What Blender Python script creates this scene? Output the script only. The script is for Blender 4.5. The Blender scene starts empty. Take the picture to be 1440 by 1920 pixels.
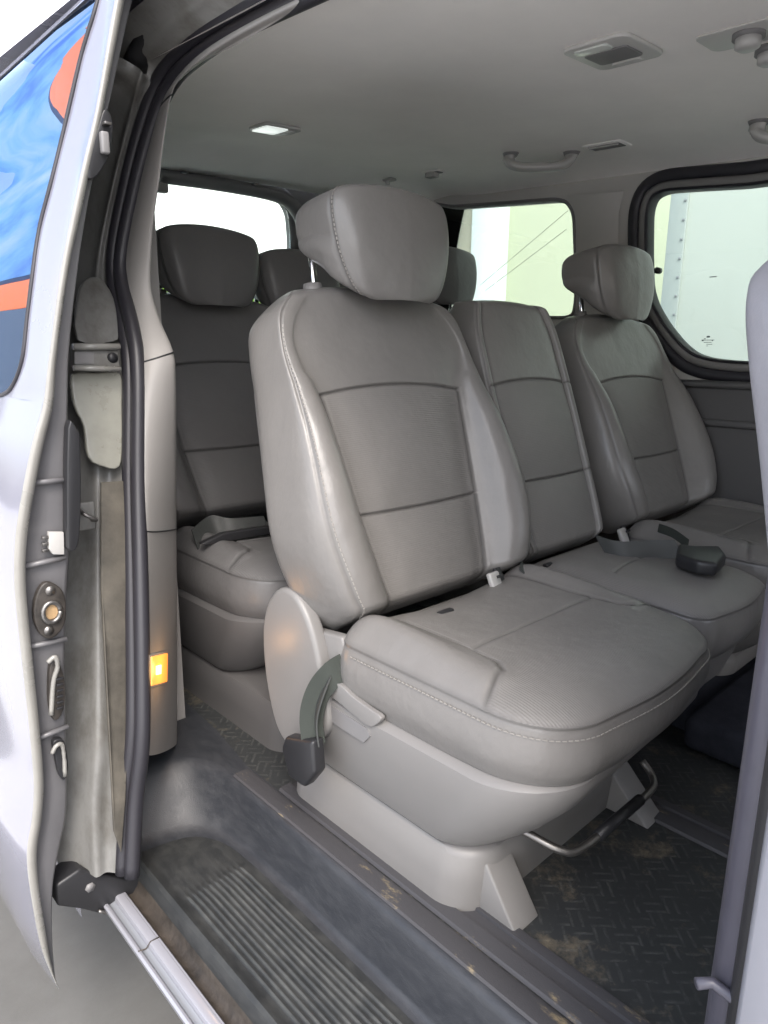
import bpy, bmesh, math, random
from mathutils import Vector, Matrix
from mathutils.geometry import tessellate_polygon
random.seed(7)
R = math.radians
sc = bpy.context.scene
COL = sc.collection

# ------------------------------------------------------------------ survey helper
# metres; floor of the cabin is z=0, x runs across the van, y to its tail
FOC, PIT, YAW, ROL = 1306.1, .229, .814, .010
CAM = Vector((0, 0, .85))
_cy, _sy, _cp, _sp = math.cos(YAW), math.sin(YAW), math.cos(PIT), math.sin(PIT)
_r0 = Vector((_sy, -_cy, 0)); FWD = Vector((_cy*_cp, _sy*_cp, -_sp)); _u0 = Vector((_cy*_sp, _sy*_sp, _cp))
RGT = _r0*math.cos(ROL) + _u0*math.sin(ROL); UPV = -_r0*math.sin(ROL) + _u0*math.cos(ROL)
def ray(u, v): return FWD + RGT*((u-720)/FOC) - UPV*((v-960)/FOC)
def on(u, v, p, n):
    d = ray(u, v); n = Vector(n); t = (Vector(p)-CAM).dot(n)/d.dot(n); return CAM + d*t
def AX(u, v, x): return on(u, v, (x, 0, 0), (1, 0, 0))
def AY(u, v, y): return on(u, v, (0, y, 0), (0, 1, 0))
def AZ(u, v, z): return on(u, v, (0, 0, z), (0, 0, 1))

# ------------------------------------------------------------------ materials
def nmat(name, col, rough=.5, metal=0., spec=.5, noise=None, bump=None, coat=0., var=0., varscale=3., emis=None, sheen=0.):
    m = bpy.data.materials.new(name); m.use_nodes = True
    nt = m.node_tree; b = nt.nodes['Principled BSDF']
    b.inputs['Base Color'].default_value = (*col, 1); b.inputs['Roughness'].default_value = rough
    b.inputs['Metallic'].default_value = metal; b.inputs['Specular IOR Level'].default_value = spec
    b.inputs['Coat Weight'].default_value = coat; b.inputs['Coat Roughness'].default_value = .08
    if sheen: b.inputs['Sheen Weight'].default_value = sheen
    if emis: b.inputs['Emission Color'].default_value = (*emis[0], 1); b.inputs['Emission Strength'].default_value = emis[1]
    tc = nt.nodes.new('ShaderNodeTexCoord')
    m['_tc'] = tc.name
    if var:
        n = nt.nodes.new('ShaderNodeTexNoise'); n.inputs['Scale'].default_value = varscale; n.inputs['Detail'].default_value = 6; n.inputs['Roughness'].default_value = .65
        nt.links.new(tc.outputs['Object'], n.inputs['Vector'])
        mr = nt.nodes.new('ShaderNodeMapRange'); mr.inputs['From Min'].default_value = .3; mr.inputs['From Max'].default_value = .7
        mr.inputs['To Min'].default_value = 1-var; mr.inputs['To Max'].default_value = 1+var
        nt.links.new(n.outputs['Fac'], mr.inputs['Value'])
        hs = nt.nodes.new('ShaderNodeHueSaturation'); hs.inputs['Color'].default_value = (*col, 1)
        nt.links.new(mr.outputs['Result'], hs.inputs['Value']); nt.links.new(hs.outputs['Color'], b.inputs['Base Color'])
        mr2 = nt.nodes.new('ShaderNodeMapRange'); mr2.inputs['From Min'].default_value = .3; mr2.inputs['From Max'].default_value = .7
        mr2.inputs['To Min'].default_value = max(0, rough-.08); mr2.inputs['To Max'].default_value = min(1, rough+.1)
        nt.links.new(n.outputs['Fac'], mr2.inputs['Value']); nt.links.new(mr2.outputs['Result'], b.inputs['Roughness'])
    if bump:
        n2 = nt.nodes.new('ShaderNodeTexNoise'); n2.inputs['Scale'].default_value = bump[0]; n2.inputs['Detail'].default_value = 4
        nt.links.new(tc.outputs['Object'], n2.inputs['Vector'])
        bp = nt.nodes.new('ShaderNodeBump'); bp.inputs['Strength'].default_value = bump[1]; bp.inputs['Distance'].default_value = bump[2]
        nt.links.new(n2.outputs['Fac'], bp.inputs['Height']); nt.links.new(bp.outputs['Normal'], b.inputs['Normal'])
    return m

def leather_mat(name, col, rough, rib=True):
    """upholstery: 'seam' darkens the stitched grooves, 'rib' carries woven ribs of the centre panels"""
    m = nmat(name, col, rough, spec=.45)
    nt = m.node_tree; b = nt.nodes['Principled BSDF']; tc = nt.nodes[m['_tc']]; L = nt.links.new; N = nt.nodes.new
    n = N('ShaderNodeTexNoise'); n.inputs['Scale'].default_value = 5; n.inputs['Detail'].default_value = 7; n.inputs['Roughness'].default_value = .7
    L(tc.outputs['Object'], n.inputs['Vector'])
    mr = N('ShaderNodeMapRange'); mr.inputs['From Min'].default_value = .3; mr.inputs['From Max'].default_value = .7; mr.inputs['To Min'].default_value = .93; mr.inputs['To Max'].default_value = 1.06
    L(n.outputs['Fac'], mr.inputs['Value'])
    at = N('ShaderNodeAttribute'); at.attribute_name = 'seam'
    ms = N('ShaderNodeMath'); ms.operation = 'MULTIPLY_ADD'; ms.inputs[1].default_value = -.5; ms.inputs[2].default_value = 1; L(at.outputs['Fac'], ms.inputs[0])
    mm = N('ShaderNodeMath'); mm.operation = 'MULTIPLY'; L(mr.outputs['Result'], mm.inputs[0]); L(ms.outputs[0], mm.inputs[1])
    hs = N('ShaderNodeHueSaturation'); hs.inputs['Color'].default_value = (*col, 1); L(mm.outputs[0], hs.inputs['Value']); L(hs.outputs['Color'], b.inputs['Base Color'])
    zo = N('ShaderNodeAttribute'); zo.attribute_name = 'zone'
    rr = N('ShaderNodeMapRange'); rr.inputs['To Min'].default_value = rough; rr.inputs['To Max'].default_value = min(1, rough+.17); L(zo.outputs['Fac'], rr.inputs['Value']); L(rr.outputs['Result'], b.inputs['Roughness'])
    ri = N('ShaderNodeAttribute'); ri.attribute_name = 'rib'
    w = N('ShaderNodeMath'); w.operation = 'MULTIPLY'; w.inputs[1].default_value = 2*math.pi/.0038; L(ri.outputs['Fac'], w.inputs[0])
    sn = N('ShaderNodeMath'); sn.operation = 'SINE'; L(w.outputs[0], sn.inputs[0])
    sz = N('ShaderNodeMath'); sz.operation = 'MULTIPLY'; L(sn.outputs[0], sz.inputs[0]); L(zo.outputs['Fac'], sz.inputs[1])
    v = N('ShaderNodeTexVoronoi'); v.inputs['Scale'].default_value = 420; L(tc.outputs['Object'], v.inputs['Vector'])
    big = N('ShaderNodeTexNoise'); big.inputs['Scale'].default_value = 14; big.inputs['Detail'].default_value = 3; L(tc.outputs['Object'], big.inputs['Vector'])
    b1 = N('ShaderNodeBump'); b1.inputs['Strength'].default_value = .12; b1.inputs['Distance'].default_value = .0006; L(v.outputs['Distance'], b1.inputs['Height'])
    b2 = N('ShaderNodeBump'); b2.inputs['Strength'].default_value = .16; b2.inputs['Distance'].default_value = .0011; L(sz.outputs[0], b2.inputs['Height']); L(b1.outputs['Normal'], b2.inputs['Normal'])
    b3 = N('ShaderNodeBump'); b3.inputs['Strength'].default_value = .38; b3.inputs['Distance'].default_value = .008; L(big.outputs['Fac'], b3.inputs['Height']); L(b2.outputs['Normal'], b3.inputs['Normal'])
    cmp_ = N('ShaderNodeMapping'); cmp_.inputs['Scale'].default_value = (1, 2.2, .8); L(tc.outputs['Object'], cmp_.inputs[0])
    cv = N('ShaderNodeTexNoise'); cv.inputs['Scale'].default_value = 26; cv.inputs['Detail'].default_value = 6; cv.inputs['Roughness'].default_value = .62; cv.inputs['Distortion'].default_value = 1.2; L(cmp_.outputs[0], cv.inputs['Vector'])
    b4 = N('ShaderNodeBump'); b4.inputs['Strength'].default_value = .22; b4.inputs['Distance'].default_value = .003; L(cv.outputs['Fac'], b4.inputs['Height']); L(b3.outputs['Normal'], b4.inputs['Normal'])
    L(b4.outputs['Normal'], b.inputs['Normal'])
    return m

M = {}
def worn_mat0(name, base, dust, lo, hi, rough):
    m = nmat(name, base, rough, coat=.35); nt = m.node_tree; b = nt.nodes['Principled BSDF']; tc = nt.nodes[m['_tc']]; L = nt.links.new; N = nt.nodes.new
    mp = N('ShaderNodeMapping'); mp.inputs['Scale'].default_value = (1, 1, .45); L(tc.outputs['Object'], mp.inputs[0])
    n = N('ShaderNodeTexNoise'); n.inputs['Scale'].default_value = 13; n.inputs['Detail'].default_value = 10; n.inputs['Roughness'].default_value = .7; L(mp.outputs[0], n.inputs['Vector'])
    cr = N('ShaderNodeValToRGB'); cr.color_ramp.elements[0].position = lo; cr.color_ramp.elements[1].position = hi
    cr.color_ramp.elements[0].color = (*base, 1); cr.color_ramp.elements[1].color = (*dust, 1); L(n.outputs['Fac'], cr.inputs[0]); L(cr.outputs[0], b.inputs['Base Color'])
    mr = N('ShaderNodeMapRange'); mr.inputs['To Min'].default_value = rough-.1; mr.inputs['To Max'].default_value = rough+.4; L(n.outputs['Fac'], mr.inputs[0]); L(mr.outputs[0], b.inputs['Roughness'])
    return m
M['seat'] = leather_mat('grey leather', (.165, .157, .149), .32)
M['seatdark'] = leather_mat('shaded leather', (.115, .112, .112), .38)  # darker copy of the grey leather, rear-row shade put into the colour
M['seatlit'] = leather_mat('lit leather', (.25, .245, .265), .38)  # lighter copy of the grey leather, bright daylight put into the colour
M['stitch'] = nmat('stitch', (.25, .235, .215), .6)
M['plastic'] = nmat('grey moulded plastic', (.182, .175, .169), .42, bump=(900, .12, .0006), var=.04)
M['plasticd'] = nmat('dark plastic', (.17, .165, .165), .5, bump=(900, .15, .0006), var=.06)
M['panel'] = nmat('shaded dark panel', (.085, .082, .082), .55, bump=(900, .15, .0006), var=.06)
M['trim'] = nmat('pillar trim plastic', (.235, .224, .214), .5, bump=(1100, .15, .0006), var=.03)
M['liner'] = nmat('woven headliner', (.92, .885, .85), .95, spec=.15, bump=(700, .35, .0015), var=.05, varscale=2.2)
M['black'] = nmat('black plastic', (.018, .018, .02), .42, bump=(400, .1, .0006))
M['rubber'] = nmat('black rubber seal', (.022, .021, .026), .45, bump=(60, .12, .001))
M['web'] = nmat('belt webbing', (.035, .037, .036), .55, bump=(1200, .5, .001))
M['webg'] = nmat('worn belt webbing', (.040, .045, .040), .8, spec=.15, bump=(1200, .5, .001))
M['chrome'] = nmat('chrome', (.75, .75, .75), .15, metal=1)
M['steel'] = nmat('dull steel', (.22, .21, .20), .38, metal=.9, var=.2, varscale=30)
M['silver'] = nmat('silver painted sill', (.29, .29, .32), .3, metal=.15, coat=.5, var=.05)
M['stripe'] = nmat('grey sill insert', (.20, .21, .23), .45)
M['jamb'] = worn_mat0('champagne body paint', (.165, .163, .155), (.065, .058, .046), .46, .78, .36)
M['jambw'] = nmat('bare pale body panel', (.31, .305, .265), .3, coat=.4, var=.2, varscale=9)
M['paint'] = nmat('pearl body paint', (.205, .203, .245), .22, coat=.9, var=.02)
M['doorgrey'] = nmat('door edge paint', (.135, .132, .137), .38, coat=.2, var=.09, varscale=9)
M['flange'] = nmat('door flange paint', (.24, .233, .215), .3, coat=.4, var=.08, varscale=14)
M['dirtyd'] = nmat('oily latch', (.035, .03, .026), .5, var=.5, varscale=40)
M['dirty'] = nmat('grimy channel', (.075, .067, .054), .7, var=.45, varscale=14, bump=(60, .4, .002))
M['rust'] = nmat('dirty sill gutter', (.035, .028, .022), .6, var=.6, varscale=18, bump=(90, .5, .003))
M['post'] = nmat('grey pillar seal', (.060, .058, .075), .36, var=.10, varscale=20)
M['lampw'] = nmat('lamp lens', (.80, .82, .80), .25)
M['lampg'] = nmat('lamp housing', (.50, .49, .47), .4)
M['knob'] = nmat('pale knob', (.40, .39, .375), .35)
M['amber'] = nmat('lit amber lens', (.9, .45, .12), .3, emis=((1, .30, .03), 1.0))
M['ambercore'] = nmat('lit bulb', (1, .9, .6), .3, emis=((1, .72, .30), 4))
M['carpet'] = nmat('dark carpet', (.03, .032, .042), .95, spec=.1, bump=(500, .6, .003), var=.3, varscale=20)
M['postpale'] = nmat('pale window post', (.45, .435, .41), .7, bump=(1100, .15, .0006), var=.03)
M['grip'] = nmat('grab handle plastic', (.40, .39, .37), .35)
M['print'] = nmat('glass print', (.10, .12, .12), .6)

def glass(name, tint, refl=.08, rough=0., col=(.95, .97, 1), wav=False):
    m = bpy.data.materials.new(name); m.use_nodes = True; nt = m.node_tree; nt.nodes.clear()
    o = nt.nodes.new('ShaderNodeOutputMaterial'); t = nt.nodes.new('ShaderNodeBsdfTransparent'); t.inputs['Color'].default_value = (*tint, 1)
    g = nt.nodes.new('ShaderNodeBsdfGlossy'); g.inputs['Roughness'].default_value = rough; g.inputs['Color'].default_value = (*col, 1)
    if wav:
        tc = nt.nodes.new('ShaderNodeTexCoord'); nn = nt.nodes.new('ShaderNodeTexNoise'); nn.inputs['Scale'].default_value = 2.5; nn.inputs['Detail'].default_value = 2
        bb = nt.nodes.new('ShaderNodeBump'); bb.inputs['Strength'].default_value = .35; bb.inputs['Distance'].default_value = .0012
        nt.links.new(tc.outputs['Object'], nn.inputs['Vector']); nt.links.new(nn.outputs['Fac'], bb.inputs['Height']); nt.links.new(bb.outputs[0], g.inputs['Normal'])
    fr = nt.nodes.new('ShaderNodeFresnel'); fr.inputs['IOR'].default_value = 1.5
    ad = nt.nodes.new('ShaderNodeMath'); ad.operation = 'ADD'; ad.inputs[1].default_value = refl; ad.use_clamp = True
    nt.links.new(fr.outputs[0], ad.inputs[0])
    mx = nt.nodes.new('ShaderNodeMixShader'); nt.links.new(ad.outputs[0], mx.inputs[0]); nt.links.new(t.outputs[0], mx.inputs[1]); nt.links.new(g.outputs[0], mx.inputs[2]); nt.links.new(mx.outputs[0], o.inputs[0])
    return m
M['glass'] = glass('clear side glass', (.93, .985, .94), .0)
M['glassdoor'] = glass('tinted door glass', (.20, .32, .42), .36, col=(.58, .74, 1.0), wav=True)  # blue of the mirrored sky put into the gloss colour

def floor_mat():
    m = nmat('tread rubber floor', (.04, .042, .04), .5)
    nt = m.node_tree; b = nt.nodes['Principled BSDF']; tc = nt.nodes[m['_tc']]; L = nt.links.new; N = nt.nodes.new
    # tread: rotating groups of short bars (checker of two directions)
    mp = N('ShaderNodeMapping'); mp.inputs['Rotation'].default_value = (0, 0, R(45)); L(tc.outputs['Object'], mp.inputs['Vector'])
    ck = N('ShaderNodeTexChecker'); ck.inputs['Scale'].default_value = 32; L(mp.outputs[0], ck.inputs['Vector'])
    sep = N('ShaderNodeSeparateXYZ'); L(mp.outputs[0], sep.inputs[0])
    def bars(sock):
        a = N('ShaderNodeMath'); a.operation = 'MULTIPLY'; a.inputs[1].default_value = 2*math.pi*32*2; L(sep.outputs[sock], a.inputs[0])
        s = N('ShaderNodeMath'); s.operation = 'SINE'; L(a.outputs[0], s.inputs[0])
        c = N('ShaderNodeMath'); c.operation = 'SUBTRACT'; c.inputs[1].default_value = .25; c.use_clamp = True; L(s.outputs[0], c.inputs[0]); return c
    mx = N('ShaderNodeMix'); L(ck.outputs['Fac'], mx.inputs[0]); L(bars('X').outputs[0], mx.inputs[2]); L(bars('Y').outputs[0], mx.inputs[3])
    n = N('ShaderNodeTexNoise'); n.inputs['Scale'].default_value = 9; n.inputs['Detail'].default_value = 8; n.inputs['Roughness'].default_value = .75; L(tc.outputs['Object'], n.inputs['Vector'])
    nm = N('ShaderNodeTexNoise'); nm.inputs['Scale'].default_value = 22; nm.inputs['Detail'].default_value = 5; nm.inputs['Roughness'].default_value = .8; L(tc.outputs['Object'], nm.inputs['Vector'])
    mk = N('ShaderNodeMapRange'); mk.inputs['From Min'].default_value = .42; mk.inputs['From Max'].default_value = .68; L(nm.outputs['Fac'], mk.inputs[0])
    msk = N('ShaderNodeMath'); msk.operation = 'MULTIPLY'; L(mx.outputs[0], msk.inputs[0]); L(mk.outputs[0], msk.inputs[1])
    cr = N('ShaderNodeValToRGB'); cr.color_ramp.elements[0].position = .54; cr.color_ramp.elements[1].position = .74
    cr.color_ramp.elements[0].color = (.026, .028, .029, 1); cr.color_ramp.elements[1].color = (.17, .14, .095, 1)
    L(n.outputs['Fac'], cr.inputs[0])
    md = N('ShaderNodeMix'); md.data_type = 'RGBA'; md.blend_type = 'ADD'; md.inputs[0].default_value = 1
    sc_ = N('ShaderNodeMix'); sc_.data_type = 'RGBA'; sc_.inputs[6].default_value = (0, 0, 0, 1); sc_.inputs[7].default_value = (.055, .055, .05, 1); L(msk.outputs[0], sc_.inputs[0])
    L(cr.outputs[0], md.inputs[6]); L(sc_.outputs[2], md.inputs[7]); L(md.outputs[2], b.inputs['Base Color'])
    bp = N('ShaderNodeBump'); bp.inputs['Strength'].default_value = .3; bp.inputs['Distance'].default_value = .002; L(msk.outputs[0], bp.inputs['Height']); L(bp.outputs[0], b.inputs['Normal'])
    mr = N('ShaderNodeMapRange'); mr.inputs['To Min'].default_value = .32; mr.inputs['To Max'].default_value = .8; L(n.outputs['Fac'], mr.inputs[0]); L(mr.outputs[0], b.inputs['Roughness'])
    return m
M['floor'] = floor_mat()
def worn_mat(name, base, dust, lo, hi, rough, scale=11, stretch=(1, .35, 1)):
    m = nmat(name, base, rough); nt = m.node_tree; b = nt.nodes['Principled BSDF']; tc = nt.nodes[m['_tc']]; L = nt.links.new; N = nt.nodes.new
    mp = N('ShaderNodeMapping'); mp.inputs['Scale'].default_value = stretch; L(tc.outputs['Object'], mp.inputs[0])
    n = N('ShaderNodeTexNoise'); n.inputs['Scale'].default_value = scale; n.inputs['Detail'].default_value = 9; n.inputs['Roughness'].default_value = .72; L(mp.outputs[0], n.inputs['Vector'])
    cr = N('ShaderNodeValToRGB'); cr.color_ramp.elements[0].position = lo; cr.color_ramp.elements[1].position = hi
    cr.color_ramp.elements[0].color = (*base, 1); cr.color_ramp.elements[1].color = (*dust, 1); L(n.outputs['Fac'], cr.inputs[0]); L(cr.outputs[0], b.inputs['Base Color'])
    n3 = N('ShaderNodeTexNoise'); n3.inputs['Scale'].default_value = 600; L(tc.outputs['Object'], n3.inputs['Vector'])
    bp = N('ShaderNodeBump'); bp.inputs['Strength'].default_value = .35; bp.inputs['Distance'].default_value = .001; L(n3.outputs['Fac'], bp.inputs['Height']); L(bp.outputs[0], b.inputs['Normal'])
    mr = N('ShaderNodeMapRange'); mr.inputs['To Min'].default_value = rough-.12; mr.inputs['To Max'].default_value = min(1, rough+.35); L(n.outputs['Fac'], mr.inputs[0]); L(mr.outputs[0], b.inputs['Roughness'])
    return m
M['well'] = worn_mat('dark moulded step', (.026, .028, .033), (.045, .047, .052), .42, .85, .36, 55)
M['tread'] = worn_mat('dusty tread with shaded grooves', (.026, .028, .029), (.060, .061, .058), .42, .8, .5, 34, (1, .6, 1))
def _ribshade(m):  # groove shading put into the colour: ribs lighter, gaps darker
    nt = m.node_tree; b = nt.nodes['Principled BSDF']; L = nt.links.new
    src = b.inputs['Base Color'].links[0].from_socket; at = nt.nodes.new('ShaderNodeAttribute'); at.attribute_name = 'rib'
    mr = nt.nodes.new('ShaderNodeMapRange'); mr.inputs['To Min'].default_value = .7; mr.inputs['To Max'].default_value = 1.75; L(at.outputs['Fac'], mr.inputs[0])
    hs = nt.nodes.new('ShaderNodeHueSaturation'); L(src, hs.inputs['Color']); L(mr.outputs[0], hs.inputs['Value']); L(hs.outputs[0], b.inputs['Base Color'])
_ribshade(M['tread'])
M['track'] = worn_mat('scuffed seat track', (.045, .044, .048), (.32, .25, .14), .60, .74, .5, 30)
M['ground'] = worn_mat('pale concrete', (.125, .122, .115), (.10, .097, .09), .4, .7, .85, 3, (1, 1, 1))
M['truck'] = nmat('white trailer side', (.44, .465, .435), .5, var=.03, varscale=.6)
M['rivetstrip'] = nmat('trailer corner strip', (.30, .33, .33), .45)
M['bldg'] = nmat('cream rendered wall', (.44, .465, .35), .85, var=.03, varscale=.5)
M['bldgp'] = nmat('white pilaster', (.60, .66, .66), .7)
M['skyback'] = nmat('blown-out sky white', (.95, .95, .95), .8)  # stands in for overexposed sky through the tailgate window
M['leaf'] = nmat('bright leaves', (.30, .52, .10), .6, var=.5, varscale=6)
M['bark'] = nmat('bark', (.12, .08, .05), .9)
M['orange'] = nmat('orange with added glow', (.95, .22, .04), .4, emis=((1, .16, .02), 1.6))  # glow added so the orange shows up in the door glass
M['blue'] = nmat('painted sky and clouds', (.22, .42, .90), .4)  # sky and clouds painted on for the door glass to mirror
def _cloud(m):
    nt = m.node_tree; b = nt.nodes['Principled BSDF']; L = nt.links.new; tc = nt.nodes[m['_tc']]
    mp = nt.nodes.new('ShaderNodeMapping'); mp.inputs['Scale'].default_value = (1, .5, 1.2); L(tc.outputs['Object'], mp.inputs[0])
    n = nt.nodes.new('ShaderNodeTexNoise'); n.inputs['Scale'].default_value = .32; n.inputs['Detail'].default_value = 5; n.inputs['Roughness'].default_value = .55; L(mp.outputs[0], n.inputs['Vector'])
    cr = nt.nodes.new('ShaderNodeValToRGB'); e = cr.color_ramp.elements; e[0].position = .38; e[0].color = (.12, .30, .85, 1); e[1].position = .66; e[1].color = (.95, 1, 1, 1)
    k = e.new(.50); k.color = (.35, .68, .95, 1); L(n.outputs['Fac'], cr.inputs[0]); L(cr.outputs[0], b.inputs['Base Color'])
_cloud(M['blue'])
M['navy'] = nmat('navy sign trim', (.02, .03, .10), .4)
M['lotgrey'] = nmat('far grey wall', (.30, .31, .33), .8)

# ------------------------------------------------------------------ mesh helpers
def cat(P, n, closed=False):
    """Catmull-Rom through P, n samples per span"""
    P = [Vector(p) for p in P]; out = []; m = len(P)
    spans = m if closed else m-1
    for i in range(spans):
        if closed: a, b, c, d = P[i-1], P[i], P[(i+1) % m], P[(i+2) % m]
        else: a, b, c, d = P[max(i-1, 0)], P[i], P[i+1], P[min(i+2, m-1)]
        for k in range(n):
            t = k/n; out.append(.5*((2*b)+(c-a)*t+(2*a-5*b+4*c-d)*t*t+(3*b-a-3*c+d)*t**3))
    if not closed: out.append(P[-1].copy())
    return out
def link(name, me, m, parent=None, smooth=True, **kw):
    o = bpy.data.objects.new(name, me); COL.objects.link(o)
    if m is not None: me.materials.append(m)
    if smooth: me.polygons.foreach_set('use_smooth', [True]*len(me.polygons))
    if parent is not None:
        o.parent = parent; o.matrix_parent_inverse = Matrix.Identity(4)
        # geometry written in world coordinates: bring it into the parent's frame
        if not kw.get('local'):
            w = parent; off = Vector((0, 0, 0))
            while w: off += w.location; w = w.parent
            me.transform(Matrix.Translation(-off))
    return o
def mesh(name, V, F, m, parent=None, smooth=True, attrs=None, local=False, fixn=True, angle=None):
    me = bpy.data.meshes.new(name); me.from_pydata([tuple(v) for v in V], [], F); me.update()
    if attrs:
        for k, vals in attrs.items():
            a = me.attributes.new(k, 'FLOAT', 'POINT'); a.data.foreach_set('value', vals)
    if fixn:
        bm = bmesh.new(); bm.from_mesh(me); bmesh.ops.recalc_face_normals(bm, faces=bm.faces); bm.to_mesh(me); bm.free()
    o = link(name, me, m, parent, smooth, local=local)
    if angle is not None: sharp(o, angle)
    return o
def sharp(o, deg):
    me = o.data; bm = bmesh.new(); bm.from_mesh(me)
    for e in bm.edges:
        if len(e.link_faces) == 2 and e.calc_face_angle(0) > R(deg): e.smooth = False
    bm.to_mesh(me); bm.free()
def grid(rows, closed=False, caps=False):
    V = [p for r in rows for p in r]; n = len(rows[0]); F = []
    for i in range(len(rows)-1):
        for j in range(n if closed else n-1):
            k = (j+1) % n; F.append((i*n+j, i*n+k, (i+1)*n+k, (i+1)*n+j))
    if caps: F.append(tuple(range(n))[::-1]); F.append(tuple((len(rows)-1)*n+j for j in range(n)))
    return V, F
def loft(name, rows, m, parent=None, closed=False, caps=False, angle=None, **kw):
    V, F = grid(rows, closed, caps); return mesh(name, V, F, m, parent, angle=angle, **kw)
def tube_rows(path, r, n=10, squash=None, up=Vector((0, 0, 1))):
    path = [Vector(p) for p in path]; rows = []
    for i, p in enumerate(path):
        t = (path[min(i+1, len(path)-1)]-path[max(i-1, 0)]).normalized()
        s = t.cross(up)
        if s.length < 1e-3: s = t.cross(Vector((1, 0, 0)))
        s.normalize(); q = s.cross(t).normalized()
        rr = r(i/(len(path)-1)) if callable(r) else r
        a, b = (rr, rr) if squash is None else (rr*squash[0], rr*squash[1])
        rows.append([p+s*math.cos(2*math.pi*k/n)*a+q*math.sin(2*math.pi*k/n)*b for k in range(n)])
    return rows
def tube(name, path, r, m, parent=None, n=10, squash=None, up=Vector((0, 0, 1)), **kw):
    return loft(name, tube_rows(path, r, n, squash, up), m, parent, closed=True, caps=True, **kw)
def bm_obj(name, bm, m, parent=None, smooth=True, angle=35, local=False):
    me = bpy.data.meshes.new(name); bmesh.ops.recalc_face_normals(bm, faces=bm.faces); bm.to_mesh(me); bm.free()
    o = link(name, me, m, parent, smooth, local=local); sharp(o, angle) if angle else None; return o
def box_bm(c, s, bev=.004, rot=None, seg=3, bm=None):
    bm = bm or bmesh.new()
    r = bmesh.ops.create_cube(bm, size=1); vs = r['verts']
    mat = Matrix.Translation(Vector(c)) @ (rot.to_4x4() if rot else Matrix.Identity(4)) @ Matrix.Diagonal((*s, 1))
    bmesh.ops.transform(bm, matrix=mat, verts=vs)
    if bev: bmesh.ops.bevel(bm, geom=list({e for v in vs for e in v.link_edges}), offset=bev, segments=seg, affect='EDGES', profile=.5)
    return bm
def box(name, c, s, m, parent=None, bev=.004, rot=None, **kw): return bm_obj(name, box_bm(c, s, bev, rot), m, parent, **kw)
def rrect(cx, cy, w, h, r, n=6):
    out = []
    for (sx, sy, a0) in ((1, 1, 0), (-1, 1, 90), (-1, -1, 180), (1, -1, 270)):
        for k in range(n+1):
            a = R(a0+90*k/n); out.append((cx+sx*(w/2-r)+r*math.cos(a), cy+sy*(h/2-r)+r*math.sin(a)))
    return out
def area2(P): return sum(P[i][0]*P[(i+1) % len(P)][1]-P[(i+1) % len(P)][0]*P[i][1] for i in range(len(P)))/2
def plate(name, outline, holes, f0, f1, m, parent=None, angle=30):
    """flat or gently curved plate with holes: f0 / f1 map a 2D point to its two faces"""
    loops = [[Vector((a, b, 0)) for a, b in L] for L in [outline]+holes]
    flat = [p for L in loops for p in L]; T = tessellate_polygon(loops); n = len(flat)
    want = abs(area2(outline))-sum(abs(area2(h)) for h in holes); got = sum(abs(area2([flat[i] for i in t])) for t in T)
    if abs(want-got) > .02*want: print('BADPLATE', name, want, got)
    V = [f0(p.x, p.y) for p in flat]+[f1(p.x, p.y) for p in flat]
    F = [tuple(t) for t in T]+[tuple(i+n for i in reversed(t)) for t in T]; s = 0
    for L in loops:
        k = len(L)
        for i in range(k): j = (i+1) % k; F.append((s+i, s+j, s+j+n, s+i+n))
        s += k
    return mesh(name, V, F, m, parent, angle=angle)
def prism(name, pts, off, m, parent=None, bev=0., seg=3, angle=35):
    """polygon (3D points) pushed along off; bevelled"""
    bm = bmesh.new(); vs = [bm.verts.new(p) for p in pts]; f = bm.faces.new(vs)
    r = bmesh.ops.extrude_face_region(bm, geom=[f]); nv = [g for g in r['geom'] if isinstance(g, bmesh.types.BMVert)]
    bmesh.ops.translate(bm, verts=nv, vec=Vector(off)); bmesh.ops.recalc_face_normals(bm, faces=bm.faces)
    if bev:
        es = [e for e in bm.edges if len(e.link_faces) == 2 and e.calc_face_angle(0) > R(25)]
        bmesh.ops.bevel(bm, geom=es, offset=bev, segments=seg, affect='EDGES', profile=.5, clamp_overlap=True)
    return bm_obj(name, bm, m, parent, angle=angle)
def thing(name, label, catg, loc, group=None, rz=0):
    o = bpy.data.objects.new(name, None); COL.objects.link(o); o.location = loc; o.rotation_euler.z = rz; o.empty_display_size = .1
    o['label'] = label; o['category'] = catg
    if group: o['group'] = group
    return o
def tag(o, label, catg, group=None):
    o['label'] = label; o['category'] = catg
    if group: o['group'] = group
    return o
def lerpk(keys, s):
    for (a, x), (b, y) in zip(keys, keys[1:]):
        if s <= b:
            t = (s-a)/(b-a); t = t*t*(3-2*t) if False else t; return x+(y-x)*t
    return keys[-1][1]
def smooth_keys(keys):
    P = cat([(a, b, 0) for a, b in keys], 12); K = [(p.x, p.y) for p in P]
    return lambda s: (K[0][1] if s <= K[0][0] else lerpk(K, s))
def sstep(a, b, x):
    t = min(1, max(0, (x-a)/(b-a))); return t*t*(3-2*t)

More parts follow.
